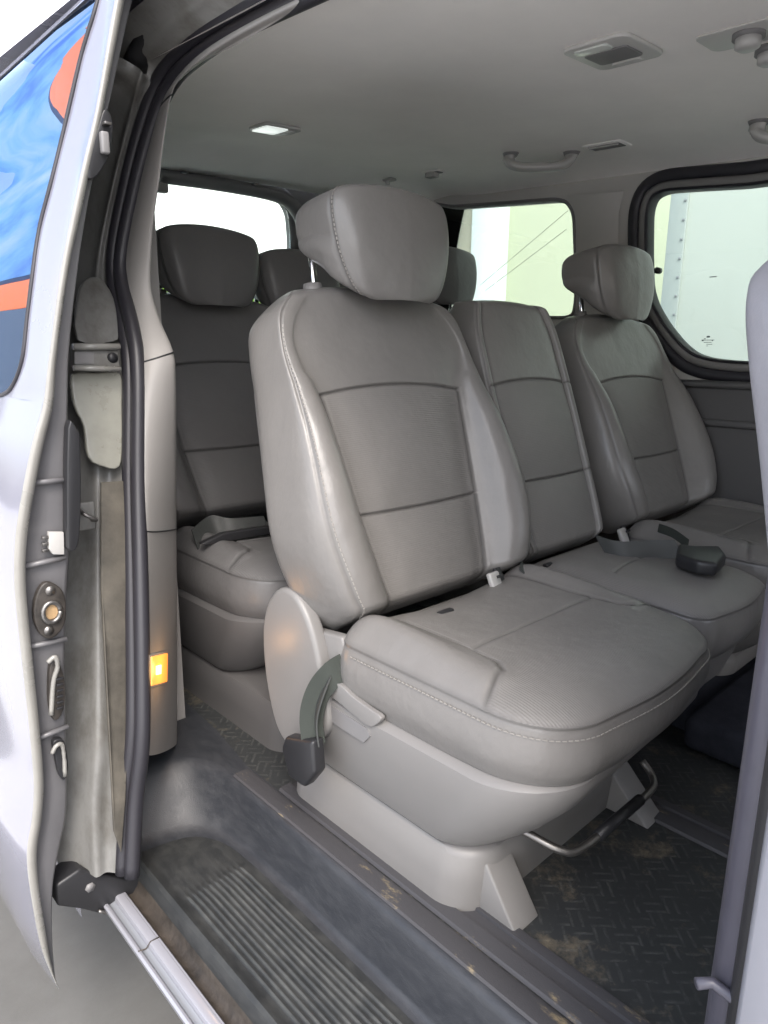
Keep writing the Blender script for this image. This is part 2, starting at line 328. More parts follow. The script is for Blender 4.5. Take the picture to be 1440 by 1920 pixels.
# ------------------------------------------------------------------ seats
def backrest(parent, W, yb, zb, th, H=.635, T=.122, bol=.060, narrow=False, m=None, stitches=False, s1=.405, s2=.185):
    """local frame of the seat; W scales widths"""
    st, ct = math.sin(th), math.cos(th)
    def P(x, s, d): return Vector((x*W, yb+s*st-(d-T)*ct, zb+s*ct+(d-T)*st))
    if narrow:
        hw = smooth_keys([(0, .135), (.06, .160), (.3, .168), (.5, .165), (.57, .152), (H, .125)])
        cw = lambda s: hw(s)-.030; bo = lambda s: .006
    else:
        hw = smooth_keys([(0, .225), (.06, .262), (.17, .285), (.30, .272), (.42, .254), (.50, .246), (.555, .234), (.595, .212), (.622, .178), (H, .135)])
        cw = smooth_keys([(0, .125), (.06, .140), (.185, .158), (.405, .182), (.45, .20), (.52, .20), (H, .12)])
        bo = smooth_keys([(0, bol*.55), (.08, bol*.95), (.2, bol), (.33, bol*.75), (.42, bol*.35), (.5, bol*.08), (H, 0)])
    ss = [i*H/100 for i in range(101)]
    for c in (s1, s2):
        for k in (-6, -4, -3, -2, -1, 0, 1, 2, 3, 4, 6): ss.append(c+k*.0013)
    ss += [H-.001*k*k for k in range(7)]+[.001*k*k for k in range(7)]
    ss = sorted(set(round(s, 5) for s in ss if 0 <= s <= H))
    rows, seam, zone, rib = [], [], [], []; edgeL = []
    for s in ss:
        e = 1-(1-min(1, (H-s)/.045))**2.4 if s > H-.045 else 1
        e = max(e, .04); eb = 1-(1-min(1, s/.035))**2.2 if s < .035 else 1; eb = max(eb, .05)
        w = hw(s)*(.965+.035*math.sqrt(eb)); c = min(cw(s), w-.03); b = bo(s); g = w-c
        mid = T*.5
        h = [(0, T+.004), (c*.6, T+.003), (c, T), (c+g*.34, T+b*.8+.001), (c+g*.62, T+b+.001), (c+g*.86, T+b*.78-.001), (w-.002, T+b*.42-.008), (w+.005, mid), (w-.002, .022), (w*.88, .002), (w*.5, 0), (0, 0)]
        h = [(x, mid+(d-mid)*e*eb) for x, d in h]
        N = 9; pts = cat([(x, d, 0) for x, d in h], N)
        nrm = []
        for i, p in enumerate(pts):
            t = pts[min(i+1, len(pts)-1)]-pts[max(i-1, 0)]; nrm.append(Vector((-t.y, t.x, 0)).normalized())
        # grooves along the panel seam (key 2) and the side seam (key 5)
        half = []
        for i, p in enumerate(pts):
            sm = 0.; q = p.copy()
            for key, dep, top in ((2, .0042, (s2-.2, s1+.002) if not narrow else (0, H)), (5, .003, (0, H))):
                dd = (p-pts[key*N]).length
                if key == 2 and not narrow and s > s1+.003: continue
                gsn = math.exp(-(dd/.0030)**2); q += -Vector((nrm[i].x, nrm[i].y, 0))*0
                q -= Vector((0, 1, 0))*dep*gsn if key == 2 else (Vector((p.x, p.y-mid, 0)).normalized()*dep*gsn)
                sm = max(sm, gsn*(.95 if key == 2 else .5))
            inside = i <= 2*N if not narrow else i <= 5*N
            lim = pts[(2 if not narrow else 5)*N].x
            zn = 1. if (i < 2*N and s < s1+.0001) else 0.
            if inside:
                for cc in (s1, s2):
                    gs = math.exp(-((s-cc)/.0027)**2); q.y -= .0042*gs*(1 if i < 2*N else .5); sm = max(sm, gs*.95)
                # cushions swell a little between the seams
                if i < 2*N:
                    fx = 1-(p.x/max(lim, .01))**2
                    if s < s2: q.y += .006*fx*math.sin(math.pi*min(1, max(0, s/s2)))
                    elif s < s1: q.y += .007*fx*math.sin(math.pi*(s-s2)/(s1-s2))
            sw = 0.
            if inside:
                fx = max(0, 1-(p.x/max(lim, .01))**2)
                sw = (.014*math.exp(-((s-s1)/.1)**2)-.004*math.exp(-((s-s2)/.08)**2))*fx
            half.append((q, sm, zn, s+sw))
        full = half+[(Vector((-a.x, a.y, 0)), b_, c_, d_) for a, b_, c_, d_ in reversed(half[1:-1])]
        # dome on the top edge, rounded shoulders
        row = []
        for q, sm, zn, sv in full:
            sv2 = sv
            if not narrow: sv2 = sv-.024*sstep(H-.10, H, s)*(abs(q.x)/.2)**2
            else: sv2 = sv-.012*sstep(H-.06, H, s)*(abs(q.x)/.15)**2
            row.append(P(q.x, sv2, q.y)); seam.append(sm); zone.append(zn); rib.append(sv)
        rows.append(row)
        k5 = 5*N; edgeL.append(P(-half[k5-2][0].x, half[k5-2][3]-(.035*sstep(H-.12, H, s)*(half[k5][0].x/.2)**2 if not narrow else 0), half[k5-2][0].y))
    V, F = grid(rows, True, True)
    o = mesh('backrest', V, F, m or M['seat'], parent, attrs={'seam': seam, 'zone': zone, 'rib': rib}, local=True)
    if stitches: stitch(o, edgeL[6:-5], parent)
    return P
def stitch(part, path, root, gap=.0085, ln=.0055, r=.0009):
    path = [Vector(p) for p in path]; bm = bmesh.new(); acc = 0.; 
    for a, b in zip(path, path[1:]):
        L = (b-a).length
        if L < 1e-6: continue
        while acc < L:
            p = a+(b-a)*(acc/L); d = (b-a).normalized()
            rot = d.to_track_quat('X', 'Z').to_matrix(); box_bm(p, (ln, r*2, r*2), 0, rot, bm=bm); acc += gap
        acc -= L
    o = bm_obj('stitching', bm, M['stitch'], part, smooth=False, angle=None, local=True); return o

def headrest(parent, zc, yf, xo=0., tilt=.14, sc_=1., m=None, posts=True, zt=None, yt=None, stitches=False):
    """pad whose front face is at local y=yf at its lower edge height zc"""
    H = .213*sc_; st, ct = math.sin(tilt), math.cos(tilt)
    hw = smooth_keys([(0, .072), (.010, .096), (.035, .116), (.075, .132), (.12, .141), (.165, .142), (.192, .134), (.206, .118), (.213, .096)])
    dep = smooth_keys([(0, .060), (.03, .092), (.09, .135), (.15, .138), (.19, .124), (.213, .085)])
    wr = smooth_keys([(0, .108), (.015, .130), (.05, .142), (.10, .145), (.213, .10)])
    rows, seam, zone, rib, edge = [], [], [], [], []
    ss = [.213*i/56 for i in range(57)]+[.213-.0008*k*k for k in range(1, 5)]+[.0008*k*k for k in range(1, 5)]
    for s in sorted(ss):
        w = hw(s)*sc_*1.03; D = dep(s)*sc_
        e = 1-(1-min(1, (.213-s)/.022))**2.4 if s > .191 else 1.; e = max(e, .05)
        fb = .012*math.sin(math.pi*min(1, s/.213))  # front belly
        h = [(0, fb+.012), (w*.45, fb+.008), (w*.80, fb+.000), (w*.955, -.007), (w*1.0, -.022), (w*1.01, -.055), (w*.985, -D*.86), (w*.88, -D), (w*.5, -D-.006), (0, -D-.008)]
        mid = -D*.5
        h = [(x*(.3+.7*math.sqrt(e)) if s > .191 else x, mid+(d-mid)*(.25+.75*e)) for x, d in h]
        N = 7; pts = cat([(x, d, 0) for x, d in h], N); half = []
        for i, p in enumerate(pts):
            dd = (p-pts[4*N]).length; g = math.exp(-(dd/.0035)**2); q = p-Vector((p.x, 0, 0)).normalized()*.003*g if p.x > .01 else p.copy()
            q.x *= 1+max(0, wr(s)*sc_/w-1)*sstep(-.006, -.060, p.y)
            half.append((q, g*.5))
        full = half+[(Vector((-a.x, a.y, 0)), b) for a, b in reversed(half[1:-1])]
        row = []
        for q, sm in full:
            # the back of the pad ends higher than its chin
            lift = .056*(1-s/.213)**1.5*sstep(0, -.09, q.y)
            ls = s*sc_+lift-.012*sstep(.15, .213, s)*(q.x/.15)**2
            row.append(Vector((q.x+xo, yf+ls*st-q.y*ct, zc+ls*ct+q.y*st*1.))); seam.append(sm); zone.append(0.); rib.append(0.)
        rows.append(row); k = 4*N-2; q = half[k][0]
        lift = .056*(1-s/.213)**1.5*sstep(0, -.09, q.y); ls = s*sc_+lift-.012*sstep(.15, .213, s)*(q.x/.15)**2
        edge.append(Vector((-q.x-.0008+xo, yf+ls*st-q.y*ct, zc+ls*ct+q.y*st)))
    V, F = grid(rows, True, True)
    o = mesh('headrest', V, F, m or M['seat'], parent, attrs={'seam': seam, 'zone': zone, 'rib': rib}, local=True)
    if stitches: stitch(o, edge[4:-4], parent, .0075, .005, .0009)
    if posts:
        for sx in (-1, 1):
            x = (xo if sx > 0 else 0)+sx*.112
            tube('post', [(x, yt-.012, zt-.05), (x, yt+.004, zt+.09)], .0065, M['chrome'], o, 12, local=True)
            tube('post_collar', [(x, yt-.004, zt-.014), (x, yt, zt+.012)], lambda t: .021-.004*t, M['plastic'], o, 16, local=True)
    return o

def cushion(parent, a=.262, yf=-.34, yr=.10, ztop=.404, zlow=.262, m=None, narrow=False, stitches=False, rf=.115, drop=0.):
    """pad: top is a height field over a rounded outline, below the piping a plain skirt"""
    NT = 240; rr = .045
    def outline():
        out = []
        def arc(cx, cy, r, a0, a1, n):
            for k in range(n): t = R(a0+(a1-a0)*k/n); out.append(Vector((cx+r*math.cos(t), cy+r*math.sin(t), 0)))
        arc(a-rr, yr-rr, rr, 0, 90, 12); arc(-a+rr, yr-rr, rr, 90, 180, 12)
        arc(-a+rf, yf+rf, rf, 180, 270, 24); 
        for k in range(1, 12): x = (-a+rf)+(2*(a-rf))*k/12; out.append(Vector((x, yf-.014*math.sin(math.pi*k/12), 0)))
        arc(a-rf, yf+rf, rf, 270, 360, 24)
        return out
    O = outline(); L = [0]
    for i in range(len(O)): L.append(L[-1]+(O[(i+1) % len(O)]-O[i]).length)
    def samp(t):
        t = (t % 1)*L[-1]
        for i in range(len(O)):
            if L[i+1] >= t: f = (t-L[i])/(L[i+1]-L[i]+1e-9); return O[i].lerp(O[(i+1) % len(O)], f)
        return O[0]
    ring = [samp(i/NT) for i in range(NT)]; cx = Vector((0, (yf+yr)/2, 0))
    # slight belly of the sides
    cwid = a*.66; yturn = yf+.135
    def segd(p, q, r):
        v = r-q; t = max(0, min(1, (p-q).dot(v)/v.length_squared)); return (p-(q+v*t)).length
    paths = []
    if not narrow:
        for sx in (-1, 1):
            pl = [Vector((sx*cwid, yr, 0)), Vector((sx*(cwid-.004), yf+.26, 0)), Vector((sx*(cwid+.004), yturn+.03, 0)), Vector((sx*(cwid+.02), yturn+.008, 0)), Vector((sx*(a+.01), yturn-.016, 0))]
            paths.append(pl)
    cross = yf+.20
    rows, seam, zone, rib = [], [], [], []
    radii = [0]+[k/70 for k in range(2, 60)]+[.86+.14*k/24 for k in range(1, 25)]
    radii = sorted(set(round(x, 4) for x in radii))[1:]
    for r in radii:
        row = []
        for q in ring:
            p = cx+(q-cx)*r
            z = ztop-.022+.026*(1-r**7)
            z += .010*sstep(yf+.05, yf+.22, p.y)*0 - drop*sstep(-.1, yr, p.y)
            z -= .006*sstep(yf+.13, yf-.01, p.y)**1.6
            sm = 0.; zn = 1.
            if not narrow:
                ax = abs(p.x); front = .35*sstep(yturn-.03, yturn+.02, p.y)+.65*sstep(yturn-.02, yturn+.20, p.y)
                z += .026*math.exp(-((ax-cwid-.048)/.036)**2)*front*(1-r**14)
                z -= .010*sstep(cwid, cwid-.14, ax)*sstep(yf+.1, yf+.3, p.y)
                d = min(segd(p, pl[i], pl[i+1]) for pl in paths for i in range(len(pl)-1) if True) if ax > cwid-.05 else 1
                g = math.exp(-(d/.0032)**2); z -= .0045*g; sm = max(sm, g)
                if ax > cwid and p.y > yturn-.01: zn = 0.
            yc = cross+.03*(1-(p.x/a)**2)
            g = math.exp(-((p.y-yc)/.0035)**2)*(1 if abs(p.x) < cwid else 0); z -= .0028*g; sm = max(sm, g*.55)
            g = math.exp(-((1-r)*.26/.004)**2); z -= .0015*g; sm = max(sm, g*.45)
            row.append(Vector((p.x, p.y, z))); seam.append(sm); zone.append(zn); rib.append(p.x)
        rows.append(row)
    zp = ztop-.024
    # piping bead then skirt
    for k, (dz, off, sm) in enumerate([(-.003, -.002, .7), (-.006, .0, .35), (-.010, .001, .1), (-.02, .003, 0), (-.04, .006, 0), (-.062, .007, 0), (-.085, .004, 0), (-.105, -.003, 0), (-.122, -.012, .2), (-.135, -.03, .5)]):
        row = []
        for i, q in enumerate(ring):
            t = ring[(i+1) % NT]-ring[i-1]; n = Vector((t.y, -t.x, 0)).normalized()
            fz = zp-.006*sstep(yf+.13, yf-.01, q.y)**1.6-drop*sstep(-.1, yr, q.y)*1.
            f = (zp-zlow-.032*sstep(yf+.22, yf+.02, q.y)*(.4+.6*sstep(-a, a, q.x)))/.13; zz = fz+dz*f; 
            if k > 4: zz = zz+( (zp+dz*f)-zz)*min(1, (k-4)/5)
            p = q+n*off; row.append(Vector((p.x, p.y, zz))); seam.append(sm); zone.append(0.); rib.append(0.)
        rows.append(row)
    V, F = grid(rows, True, False)
    V.append(Vector((0, cx.y, rows[0][0].z))); ci = len(V)-1; seam.append(0.); zone.append(1.); rib.append(0.)
    for j in range(NT): F.append((ci, (j+1) % NT, j))
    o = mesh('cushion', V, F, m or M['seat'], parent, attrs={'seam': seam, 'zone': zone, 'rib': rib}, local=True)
    if stitches:
        pth = []
        for i, q in enumerate(ring):
            t = ring[(i+1) % NT]-ring[i-1]; n = Vector((t.y, -t.x, 0)).normalized(); q2 = q+n*.0042
            fz = zp-.006*sstep(yf+.13, yf-.01, q.y)**1.6-drop*sstep(-.1, yr, q.y)
            pth.append((q2.x, q2.y, fz-.015))
        k0 = next(i for i, q in enumerate(ring) if q.x < 0 and q.y < yr-rr); stitch(o, pth[k0:k0+120], parent, .0085, .0055, .0008)
    return o
def ring_rr(a, yf, yr, rf, rr, n=14, x0=None):
    x0 = -a if x0 is None else x0; out = []
    def arc(cx, cy, r, a0, a1):
        for k in range(n+1): t = R(a0+(a1-a0)*k/n); out.append((cx+r*math.cos(t), cy+r*math.sin(t)))
    arc(a-rr, yr-rr, rr, 0, 90); arc(x0+rr, yr-rr, rr, 90, 180); arc(x0+rf, yf+rf, rf, 180, 270); arc(a-rf, yf+rf, rf, 270, 360); return out
def ring_stack(name, levels, m, parent, angle=40, lift=None):
    """levels: (z, a, yf, yr, rf, rr)"""
    rows = [[Vector((x, y, z+(lift(x, y) if lift else 0))) for x, y in ring_rr(a, yf, yr, rf, rr)] for z, a, yf, yr, rf, rr in levels]
    return loft(name, rows, m, parent, closed=True, caps=True, angle=angle, local=True)

GS = 'grey leather passenger seats'
def seat(label, xc, y0, th=.354, narrow=False, hr=True, base=True, m=None, stitches=False, pl='plastic', zbo=0., W=1, ly=.085, cush=True, hrdz=0, name='passenger_seat', dy=0, shell=True, hrdy=0., hrx=0.):
    t = thing(name, label, 'car seat', (xc, y0, 0), GS)
    zb = .392+zbo; bf = .20 if pl == 'panel' else 0
    P = backrest(t, W, ly, zb, th, narrow=narrow, m=m, stitches=stitches)
    # moulded board on the back
    H = .60; T = .122; rows = []
    hwb = .150 if narrow else .235
    for s, w, d in ((.03, hwb*.9, -.004), (.04, hwb*.97, -.014), (.12, hwb*1.03, -.020), (.3, hwb*1.03, -.022), (.45, hwb*.95, -.020), (.54, hwb*.8, -.012), (.56, hwb*.7, -.002)):
        rows.append([P(-w, s, d+.012), P(-w, s, d), P(-w*.6, s, d-.006), P(0, s, d-.008), P(w*.6, s, d-.006), P(w, s, d), P(w, s, d+.012)])
    if shell: loft('back_board', rows, M[pl], t, angle=30, local=True)
    if hr: headrest(t, xo=hrx, zc=.938+hrdz, yf=ly+.135+(th-.354)*.65+hrdy, stitches=stitches, m=m, zt=zb+.59*math.cos(th)+.01, yt=ly+.600*math.sin(th)+.045)
    if cush:
        if narrow: cushion(t, .165, -.30, .105, narrow=True, m=m, rf=.05)
        else: cushion(t, stitches=stitches, m=m)
    if shell and not narrow:
        ring_stack('seat_pan', [(.282, .235, -.30, .20, .10, .05), (.276, .262, -.322, .24, .11, .06), (.268, .270, -.330, .25, .115, .06), (.255, .270, -.330, .26, .115, .06), (.215, .266, -.308, .262, .11, .06), (.170, .258, -.268, .262, .10, .06), (.135, .250, -.225, .262, .09, .06), (.118, .244, -.200, .258, .08, .05), (.114, .234, -.185, .252, .08, .05)], M[pl], t, lift=lambda x, y: .032*sstep(-.12, -.32, y)*(.4+.6*sstep(-.26, .26, x)))
        ring_stack('base', [(.118, .21, -.17, .235, .06, .04), (.108, .236, -.195-bf, .255, .07, .05), (.098, .241, -.20-bf, .26, .07, .05), (.05, .243, -.195-bf, .265, .07, .05), (.0, .245, -.19-bf, .27, .07, .05)], M[pl], t)
    elif narrow and base:
        ring_stack('seat_pan', [(.27, .15, -.26, .14, .05, .04), (.26, .158, -.27, .16, .05, .04), (.17, .15, -.24, .17, .05, .04), (.15, .14, -.2, .16, .04, .04)], M[pl], t)
        ring_stack('base', [(.15, .10, -.10, .15, .05, .04), (.0, .11, -.12, .17, .05, .04)], M['plasticd'], t)
    return t, P

def ribbon(name, path, w, m, parent, side, th=.0014, local=False, sides=None):
    """strap: flat band along path; side = width direction(s)"""
    path = [Vector(p) for p in path]; rows = []
    for i, p in enumerate(path):
        f = i/(len(path)-1); s = Vector(side) if sides is None else Vector(sides[0]).lerp(Vector(sides[1]), f); s = s.normalized()
        t = (path[min(i+1, len(path)-1)]-path[max(i-1, 0)]).normalized(); n = t.cross(s).normalized()*th
        ww = w(f) if callable(w) else w
        rows.append([p-s*ww/2+n, p+s*ww/2+n, p+s*ww/2-n, p-s*ww/2-n])
    return loft(name, rows, m, parent, closed=True, caps=True, angle=50, local=local)

# ---- row 2
XA, YA = .945, .745
seatA, PA = seat('nearest grey leather seat by the open door, belt buckle hanging at its side', XA, YA, stitches=True, hrx=.018)
seatB, PB = seat('narrow grey middle seat without a headrest, between the two winged seats', 1.40, .755, narrow=True, hr=False)
seatC, PC = seat('grey leather seat beside the far sliding window, greenish light on its back and headrest', 1.935, .765, th=.39, m=M['seat'], W=1.05, hrx=-.02)
# ---- row 3
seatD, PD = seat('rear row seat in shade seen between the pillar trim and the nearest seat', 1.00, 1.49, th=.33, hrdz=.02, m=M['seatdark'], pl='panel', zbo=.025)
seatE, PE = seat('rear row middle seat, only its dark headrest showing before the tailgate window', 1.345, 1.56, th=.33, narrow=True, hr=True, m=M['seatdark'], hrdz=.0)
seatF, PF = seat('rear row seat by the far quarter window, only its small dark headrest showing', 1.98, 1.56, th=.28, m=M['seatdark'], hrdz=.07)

def cover_plate():
    # tall rounded hinge cover beside the near seat
    px = [(520, 1104), (500, 1130), (491, 1175), (493, 1240), (503, 1310), (520, 1370), (545, 1402), (585, 1395), (612, 1370), (612, 1320), (600, 1255), (585, 1190), (566, 1140), (545, 1110)]
    pts = [AX(u, v, .665) for u, v in px]
    pts = cat(pts, 4, True)
    prism('hinge_cover', pts, (.030, 0, 0), M['plastic'], seatA, bev=.009, seg=4)
cover_plate()
# upper link between hinge cover and backrest
prism('hinge_bracket', [AX(u, v, .688) for u, v in [(585, 1180), (640, 1195), (652, 1235), (640, 1290), (600, 1320), (585, 1260)]], (.02, 0, 0), M['plastic'], seatA, bev=.004)
# lever moulding on the seat pan
prism('recline_lever', [AX(p.x, p.y, .671) for p in cat([(612, 1297, 0), (640, 1322, 0), (668, 1346, 0), (690, 1362, 0), (704, 1360, 0), (714, 1346, 0), (690, 1328, 0), (660, 1306, 0), (632, 1282, 0)], 4, True)], (.010, 0, 0), M['plastic'], seatA, bev=.005, seg=4)
prism('lever_recess', [AX(u, v, .6735) for u, v in [(606, 1342), (640, 1366), (682, 1392), (694, 1380), (688, 1366), (650, 1342), (612, 1318)]], (.004, 0, 0), M['plasticd'], seatA, bev=.0)
# belt of the near seat: webbing folded down to the buckle
p0 = AX(655, 1246, .700); p1 = AX(622, 1266, .668); p2 = AX(596, 1300, .652); p3 = AX(584, 1345, .642); p4 = AX(588, 1392, .638)
belt = ribbon('seat_belt', cat([p0, p1, p2, p3, p4], 6), lambda f: .047-.006*f, M['webg'], seatA, (0, 1, .35), sides=((.0, .35, 1), (-.6, .7, 0)))
ribbon('belt_fold', cat([AX(618, 1262, .672), AX(600, 1310, .650), AX(592, 1350, .641), AX(596, 1392, .640)], 5), .030, M['web'], belt, (.5, .8, 0))
bk = prism('buckle', [AX(u, v, .648) for u, v in [(556, 1372), (608, 1380), (613, 1440), (592, 1466), (562, 1445), (549, 1392)]], (-.026, 0, 0), M['black'], belt, bev=.006)
# front feet, cross beam, adjuster bar
def world_prism(name, px, x, off, m, par, bev=.003): return prism(name, [AX(u, v, x) for u, v in px], off, m, par, bev=bev)
prism('foot_cover', [Vector((.742, .560, .100)), Vector((.742, .490, 0.0)), Vector((.742, .60, 0.0)), Vector((.742, .60, .100))], (.060, 0, 0), M['plastic'], seatA, bev=.004)
prism('foot_cover', [Vector((1.115, .570, .10)), Vector((1.115, .470, 0.0)), Vector((1.115, .60, 0.0)), Vector((1.115, .60, .10))], (.06, 0, 0), M['plastic'], seatA, bev=.004)
box('cross_beam', (.955, .565, .075), (.30, .02, .10), M['plasticd'], seatA, .004)
bar = cat([Vector((.80, .60, .125)), Vector((.815, .53, .118)), Vector((.835, .482, .105)), Vector((.87, .465, .100)), Vector((1.00, .462, .100)), Vector((1.09, .462, .100)), Vector((1.120, .475, .106)), Vector((1.128, .50, .122))], 6)
tube('adjuster_bar', bar, .0065, M['steel'], seatA, 12)
tube('bar_grip', [Vector((.91, .463, .100)), Vector((1.05, .462, .100))], .0095, M['black'], seatA, 12)
# buckle stalks and anchors between the seats
def stalk(par, c, tint='plastic'):
    box('buckle', c, (.030, .012, .055), M['knob'], par, .004, Matrix.Rotation(R(-25), 3, 'X'))
    box('buckle_slot', (c[0], c[1]-.009, c[2]+.022), (.018, .004, .006), M['black'], par, .001, Matrix.Rotation(R(-25), 3, 'X'))
    box('buckle_stalk', (c[0]+.026, c[1]+.004, c[2]-.004), (.018, .010, .07), M['black'], par, .003, Matrix.Rotation(R(-32), 3, 'X'))
q = AY(930, 1098, .80); stalk(seatA, q)
q = AY(1170, 1010, .84); stalk(seatC, q)
ribbon('seat_belt', cat([AY(975, 1060, .80), AY(1000, 1085, .77), AY(1010, 1105, .74)], 5), .04, M['web'], seatB, (.6, .4, .1))
# child-seat anchor slots at the foot of the backrests
for par, (u, v) in ((seatA, (712, 1190)), (seatA, (835, 1147)), (seatB, (1030, 1058))):
    c = AZ(u, v, .398); box('anchor_slot', c, (.035, .012, .006), M['black'], par, .002)
flap = AZ(770, 1163, .402)
# black belt with buckle lying over the far seats
bl = ribbon('seat_belt', cat([AZ(1125, 1020, .425), AZ(1170, 1032, .42), AZ(1230, 1030, .425), AZ(1275, 1030, .43)], 6), .045, M['web'], seatC, (0, .6, .8))
prism('buckle', [AZ(u, v, .445) for u, v in [(1272, 1018), (1300, 1022), (1350, 1022), (1362, 1038), (1345, 1056), (1310, 1052), (1268, 1038)]], (0, 0, -.03), M['black'], bl, bev=.008)
ribbon('strap_end', cat([AZ(1235, 990, .43), AZ(1262, 1000, .44), AZ(1290, 1020, .44)], 5), .03, M['webg'], bl, (.8, .3, .5))
# tangle of black belt on the rear seat
b3 = ribbon('seat_belt', cat([AY(365, 1012, 1.43), AY(400, 985, 1.46), AY(440, 990, 1.43), AY(500, 985, 1.42)], 8), .05, M['web'], seatD, (0, .5, .8))
prism('buckle', [AY(u, v, 1.38) for u, v in [(378, 1020), (420, 1000), (470, 992), (520, 985), (520, 1000), (450, 1012), (385, 1024)]], (0, .02, .0), M['black'], b3, bev=.004)
# belt strap hanging behind the near seat's right wing
ribbon('belt_strap', cat([PA(.262, .545, .03)+seatA.location, PA(.285, .47, .03)+seatA.location, PA(.305, .30, .025)+seatA.location, PA(.30, .12, .02)+seatA.location], 6), .02, M['webg'], seatA, (.3, 1, 0))

# ---- front seat at the right edge
seatG, PG = seat('pale lit front seat cut by the right edge of the photo',   .875, -.042, th=.26, m=M['seatlit'], ly=.03, hrdz=-.015, hrdy=-.0, hrx=-.035, shell=False, zbo=-.01)

# ------------------------------------------------------------------ the van
van = thing('van', 'pearl white passenger van cabin with grey headliner, floor, windows and open side doorway', 'van', (1.35, .8, 0))
def zc(x, y):
    k = smooth_z(x); k += .042*(y-.7)
    return k-.030*sstep(2.08, 2.26, y)+.012*math.exp(-((y-2.02)/.10)**2)
smooth_z = smooth_keys([(.62, 1.305), (.68, 1.335), (.78, 1.358), (1.0, 1.380), (1.35, 1.402), (1.75, 1.412), (2.0, 1.414), (2.12, 1.412), (2.20, 1.405), (2.25, 1.393), (2.28, 1.38)])
def ceil_at(u, v):
    z = 1.38; 
    for _ in range(12): p = AZ(u, v, z); z = zc(p.x, p.y)
    return p
xs = [.62+.02*i for i in range(84)]; ys = [-1.22+.04*i for i in range(91)]
rows = [[Vector((x, y, zc(x, y))) for x in xs] for y in ys]
rows2 = [[p+Vector((0, 0, .05)) for p in r] for r in rows]
loft('headliner', rows, M['liner'], van, fixn=False)
loft('roof', [[Vector((x, y, zc(x, y)+.06)) for x in [.5, .56, .62]+xs[1:]+[2.33, 2.38]] for y in ys], M['paint'], van, fixn=False)

# far side wall: two windows, the fixed quarter light and the sliding door's
XW = 2.26
def far(y, z): return Vector((XW-.05*max(0, z-.85)*0, y, z))
w2px = [(1470, 344), (1400, 347), (1300, 353), (1245, 357), (1222, 368), (1213, 395), (1212, 470), (1214, 540), (1224, 572), (1245, 608), (1275, 645), (1300, 665), (1330, 674), (1375, 679), (1470, 686)]
w1px = [(596, 402), (845, 389), (960, 381), (1040, 375), (1062, 380), (1074, 402), (1077, 480), (1078, 560), (1074, 588), (1060, 594), (870, 592), (596, 600)]
def onfar(px): return [(AX(u, v, XW).y, AX(u, v, XW).z) for u, v in px]
w2 = onfar(w2px); w1 = [(min(a, 2.34), b) for a, b in onfar(w1px)]
# extend the sliding window forward beyond the frame of the photo
w2 = [( .05, w2[0][1])]+w2[1:-1]+[(.05, w2[-1][1])]
w2 = [(a, b) for a, b in w2]
def inset(poly, d):
    out = []; n = len(poly); A = sum(poly[i][0]*poly[(i+1) % n][1]-poly[(i+1) % n][0]*poly[i][1] for i in range(n)); sg = 1 if A > 0 else -1
    for i in range(n):
        a, b, c = Vector(poly[i-1]), Vector(poly[i]), Vector(poly[(i+1) % n])
        t1 = (b-a).normalized(); t2 = (c-b).normalized(); n1 = Vector((-t1.y, t1.x))*sg; n2 = Vector((-t2.y, t2.x))*sg; k = (n1+n2); k = k/max(.4, k.length_squared)*2
        out.append(tuple(b+k*d*1.))
    return out
def rounded(poly, f=.42, n=5):
    out = []; m = len(poly)
    for i in range(m):
        a, b, c = Vector(poly[i-1]), Vector(poly[i]), Vector(poly[(i+1) % m])
        p, q = b.lerp(a, min(f, .03/max((a-b).length, 1e-6))), b.lerp(c, min(f, .03/max((c-b).length, 1e-6)))
        for k in range(n+1):
            t = k/n; out.append(tuple(p*(1-t)**2+b*2*t*(1-t)+q*t*t))
    return out
def sm2(poly, n=4): return [(p.x, p.y) for p in cat([(a, b, 0) for a, b in poly], n, True)]
w2 = rounded(w2); w1 = rounded(w1)
w2o = inset(w2, -.030); w2oo = inset(w2, -.062)
w1o = inset(w1, -.006)
wall = plate('far_side_panel', [(-.9, .70), (2.42, .70), (2.42, 1.49), (-.9, 1.46)], [w2oo, w1o], lambda y, z: far(y, z)-Vector((.0, 0, 0)), lambda y, z: far(y, z)+Vector((.05, 0, 0)), M['postpale'], van)
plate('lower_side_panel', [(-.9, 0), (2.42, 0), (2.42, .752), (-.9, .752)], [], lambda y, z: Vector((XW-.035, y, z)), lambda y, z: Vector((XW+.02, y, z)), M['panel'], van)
tube('arm_shelf', [Vector((XW-.03, -.5, .755)), Vector((XW-.03, 1.15, .755))], .028, M['plasticd'], van, 12, squash=(1, .45))
tube('shelf_ridge', [Vector((XW-.04, -.5, .64)), Vector((XW-.04, 1.15, .64))], .012, M['plasticd'], van, 10)
swin = bpy.data.objects.new('sliding_window', None)
def frame_ring(name, inner, outer, x0, x1, m, par):
    n = len(inner); rows = []
    for k, (a, x) in enumerate(((0., x1), (.0, x0+.004), (.12, x0), (.5, x0-.004), (.88, x0), (1., x0+.004), (1., x1))):
        rows.append([Vector((x, inner[i][0]*(1-a)+outer[i][0]*a, inner[i][1]*(1-a)+outer[i][1]*a)) for i in range(n)])
    return loft(name, rows, m, par, closed=True, angle=50)
sw = frame_ring('window_frame', w2, inset(w2, -.028), XW-.004, XW+.05, M['plastic'], van); sw.name = 'window'
frame_ring('inner_seal', inset(w2, .004), inset(w2, -.006), XW-.006, XW+.045, M['rubber'], sw)
frame_ring('weather_strip', inset(w2, -.028), w2oo, XW-.010, XW+.04, M['rubber'], sw)
plate('glass', w2, [], lambda y, z: Vector((XW+.030, y, z)), lambda y, z: Vector((XW+.0335, y, z)), M['glass'], sw)
